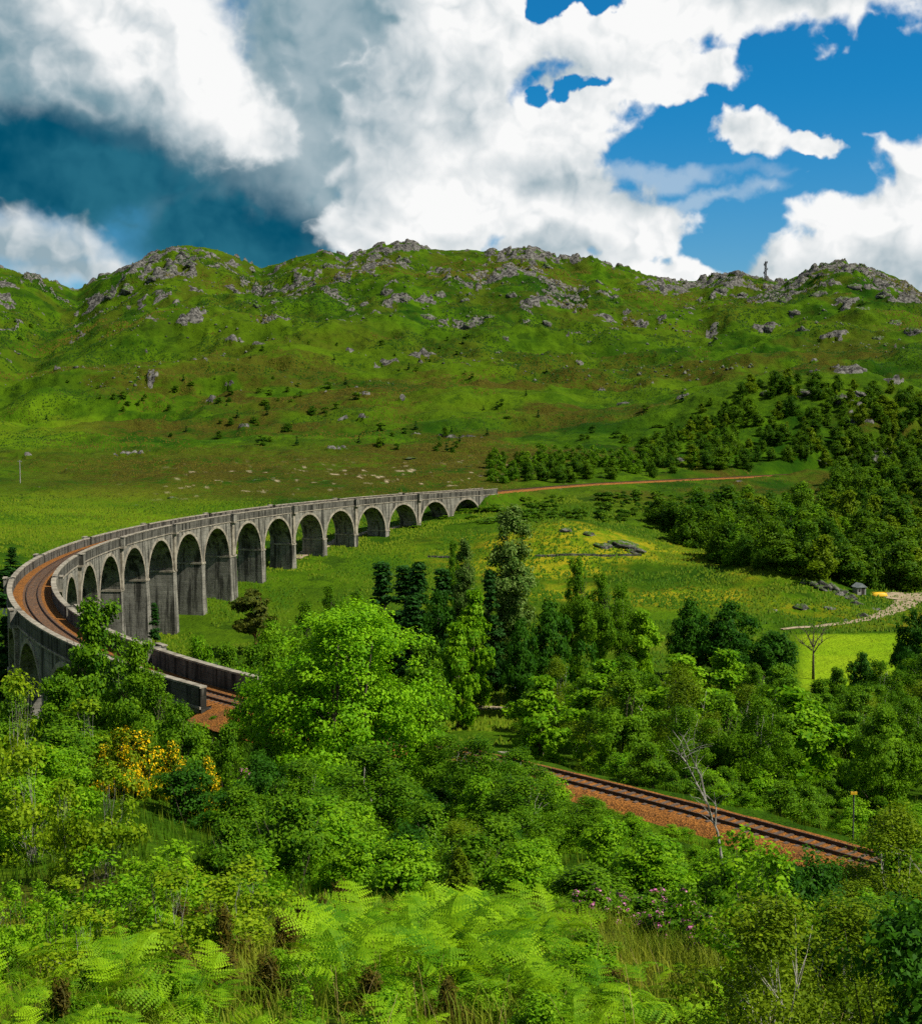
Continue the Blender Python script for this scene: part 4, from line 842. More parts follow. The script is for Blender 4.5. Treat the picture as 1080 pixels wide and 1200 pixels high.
# ------------------------------------------------------------------ near slope
NEAR = [
 ('bigwillow', 405, 702, 90, 232, 'big bright green willow in front of the viaduct end', None),
 ('alder', 492, 748, 96, 100, 'bright bushy tree leaning on the right of the big willow', None),
 ('alder', 318, 752, 100, 90, 'green tree at the left shoulder of the big willow', None),
 ('alder', 108, 694, 112, 150, 'leafy tree in front of the curve of the viaduct deck', None),
 ('alder', 150, 742, 104, 100, 'second leafy tree right of the one before the viaduct deck', None),
 ('alder', 16, 788, 112, 90, 'leafy tree at the left edge under the outer viaduct wall', None),
 ('alder', 60, 786, 104, 130, 'leafy tree hiding the foot of the viaduct at the left', None),
 ('alder', 176, 782, 96, 90, 'leafy tree below the near end of the deck', None),
 ('birch', 432, 868, 66, 150, 'many-stemmed dark green birch below the big willow', None),
 ('birch', 352, 884, 62, 110, 'shadowy birch left of the many-stemmed birch', None),
 ('birch', 562, 858, 78, 96, 'feathery birch hiding the railway left of the stone heap', None),
 ('birch', 520, 856, 86, 96, 'leafy birch between the big willow and the feathery birch', None),
 ('birch', 606, 872, 82, 90, 'birch hiding the railway just below the stone heap', None),
 ('shrub_bright', 648, 905, 76, 60, 'bright bush where the railway comes out of the birches', 'bush'),
 ('birch', 612, 905, 68, 120, 'dense birch below the stone heap and railway', None),
 ('birch_olive', 540, 955, 52, 100, 'small olive birch in front of the middle birches', None),
 ('shrub', 690, 1012, 38, 150, 'dense rounded green bush left of the pink rhododendrons', 'bush'),
 ('birch', 690, 930, 70, 80, 'leafy birch just below the open stretch of railway', None),
 ('birch_olive', 1000, 1004, 34, 200, 'wispy tall olive birch at the right below the railway', None),
 ('birch_olive', 1066, 938, 33, 170, 'wispy birch cut by the right edge above the dark corner', None),
 ('birch', 1050, 1050, 24, 210, 'dark thin-stemmed birch in the bottom right corner', None),
 ('birch_olive', 930, 1060, 26, 150, 'olive thin-stemmed birch right of the rhododendrons', None),
 ('birch_olive', 835, 830, 118, 60, 'feathery birch beyond the railway behind the dead birch', None),
 ('sapling', 14, 776, 46, 84, 'lime green sapling with large leaves at the left edge', None),
 ('sapling', 30, 870, 38, 100, 'lime green leafy sapling low on the left edge', None),
 ('sapling', 120, 884, 34, 100, 'lime sapling with thin pale stems before the gorse', None),
 ('sapling', 100, 812, 60, 90, 'yellow-green sapling below the leafy tree by the deck', None),
 ('sapling', 70, 900, 34, 70, 'thin pale-stemmed sapling left of the gorse', None),
 ('sapling_green', 205, 975, 26, 130, 'low green sapling with rounded leaves left of the heather', None),
 ('sapling_green', 300, 990, 25, 120, 'green leafy sapling beside the heather clumps', None),
 ('sapling_green', 95, 985, 24, 150, 'spreading green sapling above the left bracken', None),
 ('gorse', 165, 830, 56, 90, 'gorse bush with deep yellow flowers below the leafy tree', None),
 ('gorse', 242, 848, 55, 60, 'compact gorse bush with the brightest yellow flowers', None),
 ('gorse', 200, 840, 58, 60, 'gorse bush between the deep yellow and the brightest gorse', None),
 ('gorse', 138, 848, 54, 80, 'wide pale yellow gorse bush in front of the leafy tree', None),
 ('gorse', 152, 882, 56, 50, 'small gorse bush in front of the larger gorse', None),
 ('gorse', 118, 868, 58, 44, 'pale gorse bush at the far left of the gorse', None),
 ('shrub', 205, 818, 78, 70, 'dark green broom bush behind the gorse by the ballast', 'bush'),
 ('shrub', 262, 842, 84, 56, 'green bush at the edge of the ballast bank', 'bush'),
 ('shrub_dark', 214, 890, 52, 110, 'dark bush in front of the gorse bushes', 'bush'),
 ('shrub', 262, 952, 36, 90, 'rounded olive green bush at the top of the heather', 'bush'),
 ('shrub_dark', 300, 880, 58, 90, 'dark shaded bush left of the birches', 'bush'),
 ('shrub_bright', 560, 905, 70, 70, 'bright bush between the middle birches', 'bush'),
 ('shrub_bright', 770, 975, 46, 120, 'bright leafy bush below the rusty ballast bank', 'bush'),
 ('shrub_bright', 715, 955, 54, 90, 'yellow-green bush left of the rusty ballast bank', 'bush'),
 ('shrub', 865, 1000, 40, 110, 'mid green bush at the foot of the dead birch', 'bush'),
 ('shrub_bright', 930, 1012, 42, 120, 'light green bush below the right end of the railway', 'bush'),
 ('rhodo', 735, 1035, 36, 110, 'rhododendron with pale pink flowers nearest the dense rounded bush', None),
 ('rhodo', 806, 1030, 37, 90, 'rhododendron with bright pink flowers left of the dead birch', None),
 ('rhodo', 838, 1075, 31, 110, 'pink rhododendron in front of the foot of the dead birch', None),
 ('rhodo', 760, 1090, 29, 130, 'low rhododendron with few deep pink flowers above the bracken', None),
 ('rhodo', 795, 1105, 25, 110, 'rhododendron with scattered pink flowers just above the bottom grass', None),
 ('rhodo', 845, 1128, 22, 110, 'dark rhododendron with few flowers at the foot of the olive birch', None),
 ('rhodo', 705, 1095, 27, 90, 'low pink rhododendron at the right end of the bracken', None),
 ('rhodo', 935, 936, 92, 44, 'pink flowering rhododendron on the far side of the railway', None),
 ('rhodo', 278, 892, 60, 50, 'rhododendron with pale flowers in the shade of the birches', None),
 ('rhodo', 715, 1068, 33, 80, 'small rhododendron with pale flowers at the left of its clump', None),
]
for k, px, top, Y, w, lab, nm in NEAR:
    cat = {'gorse': 'gorse', 'rhodo': 'rhododendron', 'shrub': 'bush', 'shrub_dark': 'bush', 'shrub_bright': 'bush', 'sapling': 'sapling', 'sapling_green': 'sapling'}.get(k, 'tree')
    putpx(k, px, top, Y, w, lab, cat, name=nm, hmax=3.0 if k == 'gorse' else 99)
canopy(70, (-30, 1120), (40, 84), 2.7, ['shrub', 'shrub_dark', 'shrub', 'shrub_bright'], (1.8, 3.4), '{k} on the steep slope between foreground and near railway', 'bushes on the steep near slope', 41,
       lambda px, Y, g: not (600 < px < 1030 and Y > 52) and not (px < 240 and Y > 60) and not (80 < px < 280 and Y > 36) and not (680 < px < 880 and Y < 46) and not (850 < px < 1040), (1.0, 1.35), 4.2, 'bush', 'bush')
canopy(34, (-60, 330), (84, 150), 4.2, ['shrub', 'alder', 'shrub_dark', 'shrub_bright'], (3, 6), '{k} on the left slope below the viaduct deck', 'growth below the viaduct deck', 42, None, (0.8, 1.1), 6.5, 'bush', 'bush')
canopy(60, (540, 1100), (44, 92), 1.8, ['shrub_bright', 'shrub', 'shrub_bright', 'sapling_green'], (0.7, 1.7), 'low {k} beside the rusty ballast bank', 'low bushes under the ballast bank', 43, lambda px, Y, g: not (850 < px < 1040 and Y < 76), (1.1, 1.6), 4.4, 'bush', 'bush')
canopy(38, (880, 1150), (9.5, 34), 1.1, ['sapling_green', 'shrub_dark', 'birch_olive'], (1.2, 2.2), '{k} in the lower right foreground thicket', 'thicket at the lower right', 44, lambda px, Y, g: px > 885, (0.8, 1.1), 5, 'bush', 'bush')
canopy(18, (-40, 330), (17, 32), 1.3, ['sapling_green', 'sapling_green', 'sapling'], (0.9, 1.6), 'low {k} among the left foreground bracken', 'low saplings among the bracken', 45, None, (0.9, 1.2), 5, 'sapling', 'sapling')
for px, top, Y, w in ((205, 1005, 22, 60), (232, 1020, 20, 70), (255, 1050, 17.5, 70), (398, 1010, 24, 64), (375, 1030, 22, 50), (350, 1035, 21, 46), (250, 1100, 14.5, 120), (205, 1095, 15, 90), (430, 1120, 13.5, 80), (520, 1130, 13, 70), (130, 1060, 17, 60), (330, 1060, 18, 70), (720, 1120, 14, 80), (620, 1075, 20, 60), (310, 1105, 14, 80), (640, 1090, 18, 70), (60, 1130, 13, 70)):
    putpx('heather', px, top, Y, w, 'brown heather clump in the foreground grass', 'heather', 'heather clumps', 0.6, None, 1.0)

canopy(40, (-20, 700), (10.5, 20), 0.8, ['sapling_green', 'shrub_bright', 'sapling_green', 'shrub'], (0.4, 0.8), 'small {k} mixed among the foreground bracken', 'small plants among the bracken', 46, None, (0.9, 1.5), 5, 'plant', 'leafy_plant')
# dead pale birch in front of the railway, bare tree by the field
def bare_tree(name, px, top, base_row, Y, mat, label, seed, pts_px, rad, twigs=10, tw=0.35):
    g = random.Random(seed); x0 = x_at(px, Y); zg = gh(x0, Y); root = empty(name, (x0, Y, zg)); mb = MB()
    P = lambda p, dy=0.0: Vector((x_at(p[0], Y)-x0, dy, z_at(p[1], Y)-zg))
    limb = [[P(p, g.uniform(-.25, .25)*(i > 0)) for i, p in enumerate(l)] for l in pts_px]
    limb[0][0].z = min(limb[0][0].z, -0.2)
    if limb[0][0].z > -0.15: limb[0][0].z = -0.2
    main = limb[0]; mb.tube(main, [rad*(1-0.7*i/(len(main)-1)) for i in range(len(main))], 7); mb.build('trunk', M[mat], root, True)
    for l in limb[1:]:
        b = MB(); b.tube(l, [rad*0.5*(1-0.8*i/(len(l)-1)) for i in range(len(l))], 5)
        for _ in range(twigs):
            k = g.randrange(len(l)-1); s_ = l[k].lerp(l[k+1], g.random()); L = tw*g.uniform(.4, 1.2)
            e = s_+Vector((g.uniform(-1, 1), g.uniform(-1, 1), g.uniform(0.1, 1.0))).normalized()*L; b.tube([s_, s_.lerp(e, .5)+Vector((0, 0, L*.06)), e], [rad*0.16, rad*0.1, rad*0.03], 4, False)
        b.build('branch', M[mat], root)
    tag(root, label, 'tree')
bare_tree('dead_birch', 856, 860, 1075, 42, 'bark_grey', 'dead pale birch with forked bare limbs in front of the near railway', 3,
  [[(857, 1110), (855, 1060), (851, 1010), (846, 975), (838, 958)], [(838, 958), (832, 940), (820, 918), (808, 895), (800, 868), (792, 858)], [(832, 942), (827, 915), (815, 890), (803, 862)], [(843, 968), (844, 950), (842, 930)], [(808, 895), (800, 885), (795, 876)]], 0.075, 10, 0.8)
bare_tree('bare_tree', 956, 735, 775, 240, 'bark', 'leafless grey tree at the left end of the bright field', 8,
  [[(956, 790), (956, 770), (955, 758)], [(955, 758), (950, 748), (945, 738), (938, 735)], [(955, 760), (960, 750), (966, 742), (968, 734)], [(956, 765), (962, 755), (972, 748)], [(954, 762), (946, 756), (938, 752)], [(955, 757), (955, 745), (957, 735)]], 0.28, 16, 2.2)
# pine sapling in the foreground
def pine_sapling():
    x, Y = x_at(537, 27), 27; z = gh(x, Y); root = empty('pine_sapling', (x, Y, z-0.05)); h = z_at(992, Y)-z; mb = MB(); mb.tube([(0, 0, 0), (0.01, 0, h*.5), (0, 0, h)], [0.03, 0.02, 0.008], 6); mb.build('trunk', M['bark'], root)
    c = []; g = random.Random(4)
    for i in range(26):
        t = i/25; L = 0.36*h*(1-t)**0.8+0.02
        for k in range(5):
            a = g.uniform(0, 6.28)
            for q in np.linspace(0.15, 1, 5): c.append((math.cos(a)*L*q, math.sin(a)*L*q, h*t*0.97+0.35*L*q*q))
    V, F, t = leaf_cloud(np.array(c), 0.05, 9, 0.022, 3, 1.2, 0.8, 5.0); mesh_obj('needles', V, F, M['leaf_olive'], root, attrs={'tint': t}); tag(root, 'small pine sapling with upright shoots behind the foreground bracken', 'sapling')
pine_sapling()

# ------------------------------------------------------------------ bracken, grass
def frond(L, seed, pairs=12):
    """one bracken frond along +X arching over: midrib with pairs of tapering pinnae cut into pointed pinnules"""
    g = np.random.default_rng(seed); V = []; F = []; T = []; dr = g.uniform(0.55, 0.95); sw = g.uniform(-.12, .12)
    def arc(t): return np.array([L*t*(1-0.14*t), sw*L*t*t, 0.45*L*t-dr*L*t*t])
    def tri(a, b, c, t): k = len(V); V.extend([a, b, c]); F.append((k, k+1, k+2)); T.extend([t]*3)
    for i in range(10):
        a, b = arc(i/10), arc((i+1)/10); w = np.array([0, 0.007*(1-i/11), 0]); tri(a+w, a-w, b-w*.9, .45); tri(a+w, b-w*.9, b+w*.9, .45)
    for i in range(pairs):
        q = i/pairs; t = 0.20+0.80*q; o = arc(t); fw = arc(t+0.02)-arc(t-0.02); fw /= np.linalg.norm(fw)
        pl = 0.40*L*(1-q)**0.85*min(1, 0.55+2.2*q)+0.02*L
        for sg in (1, -1):
            l = pl*g.uniform(0.8, 1.12); d = fw*g.uniform(0.25, 0.6)+np.array([0, sg*1.0, g.uniform(-.35, .1)]); d /= np.linalg.norm(d)
            side = np.cross(d, [0, 0, 1.0]); side /= np.linalg.norm(side); m = max(3, int(7*l/(0.4*L))+2); tt = np.clip(g.normal(.5, .18), 0, 1); sag = g.uniform(.05, .22)
            pt = lambda u: o+d*l*u+np.array([0, 0, -sag*l*u*u])
            for j in range(m):
                u0, u1 = j/m, (j+0.86)/m; a, b = pt(u0), pt(u1); ll = 0.040*L*(1-u0)**0.7*(0.6+0.4*(1-q))+0.004
                for s2 in (1, -1): tri(a, b, (a+b)/2+side*s2*ll+d*ll*0.55, tt+g.uniform(-.08, .08))
    return np.array(V), np.array(F), np.clip(np.array(T), 0, 1)
FERN = []
for fi in range(4):
    g = random.Random(50+fi); root = empty('bracken_fern'); n = 6+fi % 3
    for k in range(n):
        V, F, T = frond(g.uniform(0.55, 1.1), fi*20+k); a = 2*math.pi*k/n+g.uniform(-.4, .4); p = -g.uniform(0.1, 0.85); ro = g.uniform(-.6, .6)
        V = V @ np.array([[1, 0, 0], [0, math.cos(ro), -math.sin(ro)], [0, math.sin(ro), math.cos(ro)]]).T
        c, s_ = math.cos(p), math.sin(p); Rm = np.array([[c, 0, s_], [0, 1, 0], [-s_, 0, c]]); ca, sa = math.cos(a), math.sin(a); Rz = np.array([[ca, -sa, 0], [sa, ca, 0], [0, 0, 1]])
        st = g.uniform(0.25, 0.5); V = V @ Rm.T; V = V+np.array([0.10, 0, st]); k0 = len(V)
        V = np.vstack([V, [[0, .006, 0], [0, -.006, 0], [.10, -.005, st], [.10, .005, st]]]); F = np.vstack([F, [[k0, k0+1, k0+2], [k0, k0+2, k0+3]]]); T = np.r_[T, [0.3]*4]
        mesh_obj('frond', V @ Rz.T, F, M['fern'], root, attrs={'tint': np.clip(T+g.uniform(-.4, .3), 0, 1)})
    FERN.append(root)
fern_used = [False]*4
def fern(x, y, s, label, group):
    i = R.randrange(4); o = FERN[i] if not fern_used[i] else copy_tree(FERN[i]); fern_used[i] = True
    o.location = (x, y, gh(x, y)-0.03); o.rotation_euler = (R.uniform(-.15, .15), R.uniform(-.15, .15), R.uniform(0, 6.28)); o.scale = (s, s, s*R.uniform(.85, 1.15)); tag(o, label, 'fern', group)
def ferns(n, pxr, yr, mind, sr, label, group, seed, acc=None):
    g = random.Random(seed); pts = []; t = 0
    while len(pts) < n and t < n*30:
        t += 1; Y = math.sqrt(g.uniform(yr[0]**2, yr[1]**2)); px = g.uniform(*pxr); x = x_at(px, Y)
        if acc and not acc(px, Y, g): continue
        if all((x-a)**2+(Y-b)**2 > mind*mind for a, b in pts): pts.append((x, Y))
    for x, Y in pts: fern(x, Y, g.uniform(*sr), label, group)
ferns(100, (370, 650), (13.5, 23), 0.5, (0.5, 1.05), 'bright green bracken fern in the middle foreground patch', 'middle bracken patch', 71, lambda px, Y, g: Y > 13.5 or px < 600)
ferns(56, (-20, 250), (10.5, 24), 0.5, (0.4, 0.8), 'bright green bracken fern in the left foreground', 'left bracken', 72)
ferns(22, (60, 480), (9.0, 11.5), 0.45, (0.4, 0.65), 'bracken fern along the bottom edge of the photo', 'bottom bracken', 73)
ferns(30, (640, 900), (9.5, 15), 0.4, (0.4, 0.65), 'bracken fern in the lower right grass', 'lower right bracken', 74)
def grass():
    g = np.random.default_rng(5); n = 52000
    Y = np.sqrt(g.uniform(6.5**2, 30**2, n)); px = g.uniform(-80, 1160, n); x = (px-540)/FOC*Y; keep = fbm(x/1.3, Y/1.3, 3, 7) > 0.40
    x, Y = x[keep], Y[keep]; n = len(x); z = ghv(x, Y); L = g.uniform(0.18, 0.55, n); a = g.uniform(0, 6.28, n); lean = g.uniform(0.15, 0.75, n); w = g.uniform(0.003, 0.007, n)
    dx, dy = np.cos(a), np.sin(a); V = np.zeros((n, 5, 3)); ox, oy = -dy*w, dx*w
    for k, (t, s) in enumerate(((0, 1), (0, -1), (0.55, -0.8), (0.55, 0.8))):
        V[:, k, 0] = x+dx*lean*L*t*t+ox*s; V[:, k, 1] = Y+dy*lean*L*t*t+oy*s; V[:, k, 2] = z-0.03+L*t
    V[:, 4, 0] = x+dx*lean*L; V[:, 4, 1] = Y+dy*lean*L; V[:, 4, 2] = z-0.03+L*(1-0.25*lean)
    b = np.arange(n)*5; F = np.vstack([np.stack([b, b+1, b+2], 1), np.stack([b, b+2, b+3], 1), np.stack([b+3, b+2, b+4], 1)])
    o = mesh_obj('grass', V.reshape(-1, 3), F, M['grass_blade'], attrs={'tint': np.repeat(np.clip(fbm(x/2, Y/2, 3, 19)*1.6-0.35+g.uniform(-.2, .2, n), 0, 1), 5)}); tag(o, 'yellow-green rough grass between the bracken', 'grass', kind='stuff')
    mb = MB(); rr = random.Random(3)
    for _ in range(150):
        Yq = rr.uniform(8, 22); xq = x_at(rr.uniform(-20, 1100), Yq); zq = gh(xq, Yq); Lq = rr.uniform(.3, .8); aq = rr.uniform(0, 6.28); q = rr.uniform(.1, .5)
        mb.tube([(xq, Yq, zq-.05), (xq+.4*q*Lq*math.cos(aq), Yq+.4*q*Lq*math.sin(aq), zq+Lq*.55), (xq+q*Lq*math.cos(aq), Yq+q*Lq*math.sin(aq), zq+Lq)], [.003, .0025, .0015], 3, False)
    tag(mb.build('dry_grass_stem', M['dry_stem']), 'pale dry stems standing among the foreground grass', 'grass', kind='stuff')
grass()
def tussocks():
    g = np.random.default_rng(8); n = 90000; Y = np.concatenate([g.uniform(190, 470, n//2), g.uniform(300, 480, n//4), g.uniform(180, 330, n-n//2-n//4)]); px = g.uniform(-20, 1110, n); x = (px-540)/FOC*Y
    az = np.degrees(np.arctan2(x, Y)); keep = (lawn_mask(az, np.hypot(x, Y)) < 0.05) & (fbm(x/9, Y/9, 3, 27) > 0.42); x, Y = x[keep], Y[keep]; n = len(x); z = ghv(x, Y)
    h = g.uniform(0.25, 0.8, n); w = g.uniform(0.2, 0.55, n); a = g.uniform(0, 6.28, n); V = np.zeros((n, 4, 3))
    for k in range(3): V[:, k] = np.stack([x+w*np.cos(a+k*2.094), Y+w*np.sin(a+k*2.094), z-0.08], 1)
    V[:, 3] = np.stack([x+g.uniform(-.2, .2, n), Y+g.uniform(-.2, .2, n), z+h], 1); b = np.arange(n)*4
    F = np.vstack([np.stack([b+k, b+(k+1) % 3, b+3], 1) for k in range(3)]); t = np.repeat(np.clip(fbm(x/25, Y/25, 4, 28)*1.5-0.4+g.uniform(-.25, .25, n), 0, 1), 4)
    tag(mesh_obj('tussock_grass', V.reshape(-1, 3), F, M['tussock'], attrs={'tint': t}), 'rough tussock grass over the valley meadows', 'grass', kind='stuff')
tussocks()
def bank_grass():
    """longer grass on the bank along the near railway"""
    g = np.random.default_rng(15); n = 60000; Y = g.uniform(28, 150, n); px = g.uniform(-60, 1140, n); x = (px-540)/FOC*Y; nt = CS > 366
    d = np.full(n, 1e9)
    for X_, Y_ in zip(CX[nt][::2], CY[nt][::2]): d = np.minimum(d, (x-X_)**2+(Y-Y_)**2)
    keep = (d > 3.9**2) & (fbm(x/4, Y/4, 3, 37) > 0.36); x, Y = x[keep], Y[keep]; n = len(x); z = ghv(x, Y); L = g.uniform(0.25, 0.75, n); a = g.uniform(0, 6.28, n); w = g.uniform(0.010, 0.024, n); le = g.uniform(.1, .6, n)
    V = np.zeros((n, 3, 3)); ox, oy = -np.sin(a)*w, np.cos(a)*w
    V[:, 0] = np.stack([x+ox, Y+oy, z-.03], 1); V[:, 1] = np.stack([x-ox, Y-oy, z-.03], 1); V[:, 2] = np.stack([x+np.cos(a)*le*L, Y+np.sin(a)*le*L, z+L], 1)
    tag(mesh_obj('bank_grass', V.reshape(-1, 3), np.arange(3*n).reshape(-1, 3), M['tussock'], attrs={'tint': np.repeat(np.clip(fbm(x/6, Y/6, 3, 38)*1.5-.3+g.uniform(-.25, .25, n), 0, 1), 3)}), 'long green grass on the banks beside the near railway', 'grass', kind='stuff')
bank_grass()
def moor_cover():
    """low scrub, heather and loose stones that roughen the far moor and hill"""
    g = np.random.default_rng(18); n = 150000; Y = np.sqrt(g.uniform(430**2, 1500**2, n)); px = g.uniform(-20, 1110, n); x = (px-540)/FOC*Y
    f = fbm(x/55, Y/40, 4, 47); f2 = fbm(x/14, Y/14, 3, 48); band = sstep(Y, 430, 520)*(1-sstep(Y, 640, 760))*sstep(px, 20, 140)*(1-sstep(px, 560, 660))
    keep = (f+0.5*f2+0.13*band > 0.80-0.02*(Y > 900)); x, Y, f2, band, px = x[keep], Y[keep], f2[keep], band[keep], px[keep]; n = len(x); z = ghv(x, Y)
    k = np.clip(Y/900, 0.5, 1.4); h = g.uniform(0.3, 1.1, n)*k; w = g.uniform(0.35, 1.0, n)*k; a = g.uniform(0, 6.28, n); V = np.zeros((n, 4, 3))
    for q in range(3): V[:, q] = np.stack([x+w*np.cos(a+q*2.094), Y+w*np.sin(a+q*2.094), z-0.25], 1)
    V[:, 3] = np.stack([x+g.uniform(-.3, .3, n), Y+g.uniform(-.3, .3, n), z+h], 1); b = np.arange(n)*4; F = np.vstack([np.stack([b+q, b+(q+1) % 3, b+3], 1) for q in range(3)])
    brown = np.clip(0.75*band+0.9*sstep(fbm(x/90, Y/60, 3, 49), 0.5, 0.62)+g.uniform(-.25, .25, n), 0, 1)
    tag(mesh_obj('moor_scrub', V.reshape(-1, 3), F, M['scrub'], attrs={'tint': np.repeat(brown, 4)}), 'low heather and bracken scrub over the moor and hill', 'scrub', kind='stuff')
    n = 5200; Y = g.uniform(950, 1590, n); px = g.uniform(-20, 1110, n); x = (px-540)/FOC*Y; f = fbm(x/60, Y/45, 4, 58); keep = f+0.10*sstep(Y, 1100, 1500) > 0.55+g.uniform(-.06, .06, n); x, Y = x[keep], Y[keep]; n = len(x); z = ghv(x, Y); s_ = g.uniform(0.5, 2.4, n)*g.uniform(.5, 1, n)
    U = np.array([[1, 0, 0], [0, 1, 0], [-1, 0, 0], [0, -1, 0], [0, 0, 1], [0, 0, -.6]], float); V = U[None]*(s_[:, None, None])*g.uniform(.6, 1.3, (n, 6, 3)); a = g.uniform(0, 6.28, n); c, sn = np.cos(a)[:, None], np.sin(a)[:, None]
    V = np.stack([V[:, :, 0]*c-V[:, :, 1]*sn+x[:, None], V[:, :, 0]*sn+V[:, :, 1]*c+Y[:, None], V[:, :, 2]+z[:, None]], 2); T = np.array([[0, 1, 4], [1, 2, 4], [2, 3, 4], [3, 0, 4], [1, 0, 5], [2, 1, 5], [3, 2, 5], [0, 3, 5]])
    tag(mesh_obj('loose_stone', V.reshape(-1, 3), (T[None]+(np.arange(n)*6)[:, None, None]).reshape(-1, 3), M['rock']), 'loose grey stones strewn over the upper hill', 'stones', kind='stuff')
moor_cover()

# ------------------------------------------------------------------ small man-made things and stones
def lattice_mast():
    h0 = hit(892, 336, 1200, 1700) or (x_at(892, 1590), 1590, 0); x, y = x_at(892, 1585), 1585.0; z = gh(x, y); top = z_at(306, y); H = max(top-z, 18); root = empty('radio_mast', (x, y, z-0.5))
    wb, wt = 1.7, 0.9; L = lambda i, t: Vector((math.cos(i*2.094+0.5)*(wb+(wt-wb)*t), math.sin(i*2.094+0.5)*(wb+(wt-wb)*t), H*t))
    for i in range(3):
        mb = MB(); mb.tube([L(i, 0), L(i, 1)], 0.36, 5); mb.build('leg', M['steel'], root)
    mb = MB(); n = 9
    for k in range(n):
        for i in range(3):
            j = (i+1) % 3; mb.tube([L(i, k/n), L(j, (k+1)/n)], 0.2, 4); mb.tube([L(j, k/n), L(i, (k+1)/n)], 0.2, 4); mb.tube([L(i, (k+1)/n), L(j, (k+1)/n)], 0.2, 4)
    mb.build('bracing', M['steel'], root)
    for t, sx in ((0.97, 0.9), (0.88, -1.0), (0.70, 1.1), (0.55, -1.1), (0.93, -.4)):
        mb = MB(); mb.box(-0.35+sx*1.9, 0.35+sx*1.9, -0.4, 0.4, H*t-1.3, H*t+1.3); mb.box(min(0, sx*1.9), max(0, sx*1.9), -0.08, 0.08, H*t-0.1, H*t+0.1); mb.build('antenna', M['steel'], root)
    mb = MB(); mb.tube([(0, 0, H-1), (0, 0, H+2.4)], 0.12, 5); mb.build('tip_pole', M['steel'], root); tag(root, 'dark lattice radio mast on the skyline at the right', 'mast')
lattice_mast()
def hut():
    p = hit(1006, 696, 300, 420); x, y, z = p if p else (x_at(1006, 345), 345, gh(x_at(1006, 345), 345)); root = empty('wooden_hut', (x, y, z-0.1), 0.25)
    mb = MB(); mb.box(-1.15, 1.15, -1.2, 1.2, 0, 1.9); mb.build('wall', M['timber_grey'], root)
    V = [(-1.4, -1.45, 1.85), (1.4, -1.45, 1.85), (1.4, 1.45, 1.85), (-1.4, 1.45, 1.85), (0, -1.45, 2.85), (0, 1.45, 2.85)]
    mesh_obj('roof', V, [(0, 1, 4), (2, 3, 5), (0, 4, 5, 3), (1, 2, 5, 4), (0, 3, 2, 1)], M['slate'], root)
    mb = MB(); mb.box(-0.05, 0.75, -1.24, -1.19, 0.02, 1.65); mb.build('door', M['dark_gap'], root); mb = MB(); mb.box(-0.85, -0.35, -1.24, -1.19, 0.8, 1.35); mb.build('window', M['dark_gap'], root)
    tag(root, 'small grey hut with a pointed roof at the wood edge by the car park', 'hut')
    p = hit(1030, 699, 300, 420); x, y, z = p if p else (x_at(1030, 345), 345, gh(x_at(1030, 345), 345))
    V = []; F = []; n = 13; m = 9
    for i in range(n):
        t = i/(n-1)*2-1; wd = 0.75*math.sqrt(max(1-abs(t)**2.6, 0.0)); hh = 0.95*math.sqrt(max(1-abs(t)**3.4, 0.0))
        for j in range(m):
            a = math.pi*j/(m-1); V.append((t*2.1, math.cos(a)*wd, 0.15+math.sin(a)**0.8*hh))
    for i in range(n-1):
        for j in range(m-1): F.append((i*m+j, i*m+j+1, (i+1)*m+j+1, (i+1)*m+j))
    root = empty('upturned_boat', (x, y, z-0.05), 0.08); mesh_obj('hull', V, F, M['yellow_paint'], root, True)
    mb = MB(); mb.box(-1.9, 1.9, -0.04, 0.04, 1.02, 1.16); mb.build('keel', M['yellow_paint'], root)
    for xx in (-1.1, 1.1):
        mb = MB(); mb.box(xx-0.08, xx+0.08, -0.8, 0.8, -0.15, 0.2); mb.build('trestle', M['timber_grey'], root)
    tag(root, 'long yellow upturned boat lying right of the small grey hut', 'boat')
hut()
def post(name, px, base_row, h, yr, rad, mat, label, cat, cap=None):
    p = hit(px, base_row, *yr); x, y, z = p if p else (x_at(px, yr[1]), yr[1], gh(x_at(px, yr[1]), yr[1])); root = empty(name, (x, y, z-0.3)); mb = MB(); mb.tube([(0, 0, 0), (0, 0, h+0.3)], [rad, rad*0.8], 8); mb.build('pole', M[mat], root)
    if cap == 'arm':
        mb = MB(); mb.box(-0.9, 0.9, -0.06, 0.06, h-0.3, h-0.15); mb.build('crossarm', M[mat], root)
        for xx in (-0.7, 0.7):
            mb = MB(); mb.tube([(xx, 0, h-0.15), (xx, 0, h+0.1)], 0.06, 6); mb.build('insulator', M['steel'], root)
    if cap == 'head':
        mb = MB(); mb.box(-0.2, 0.2, -0.05, 0.05, h+0.05, h+0.42); mb.build('plate', M['yellow_paint'], root)
    tag(root, label, cat)
post('utility_pole', 24, 566, 9.0, (480, 900), 0.2, 'timber_grey', 'thin pale utility pole on the moor at the left edge', 'pole', 'arm')
x_, y_ = x_at(1007, 84), 84.0
def near_post():
    z = gh(x_, y_); h = z_at(928, y_)-z; root = empty('trackside_post', (x_, y_, z-0.3)); mb = MB(); mb.tube([(0, 0, 0), (0, 0, h+0.3)], 0.05, 8); mb.build('pole', M['steel'], root)
    mb = MB(); mb.box(-0.2, 0.2, -0.06, 0.06, h+0.14, h+0.3); mb.build('plate', M['yellow_paint'], root); tag(root, 'slim trackside post with a small yellow plate on top', 'post')
near_post()
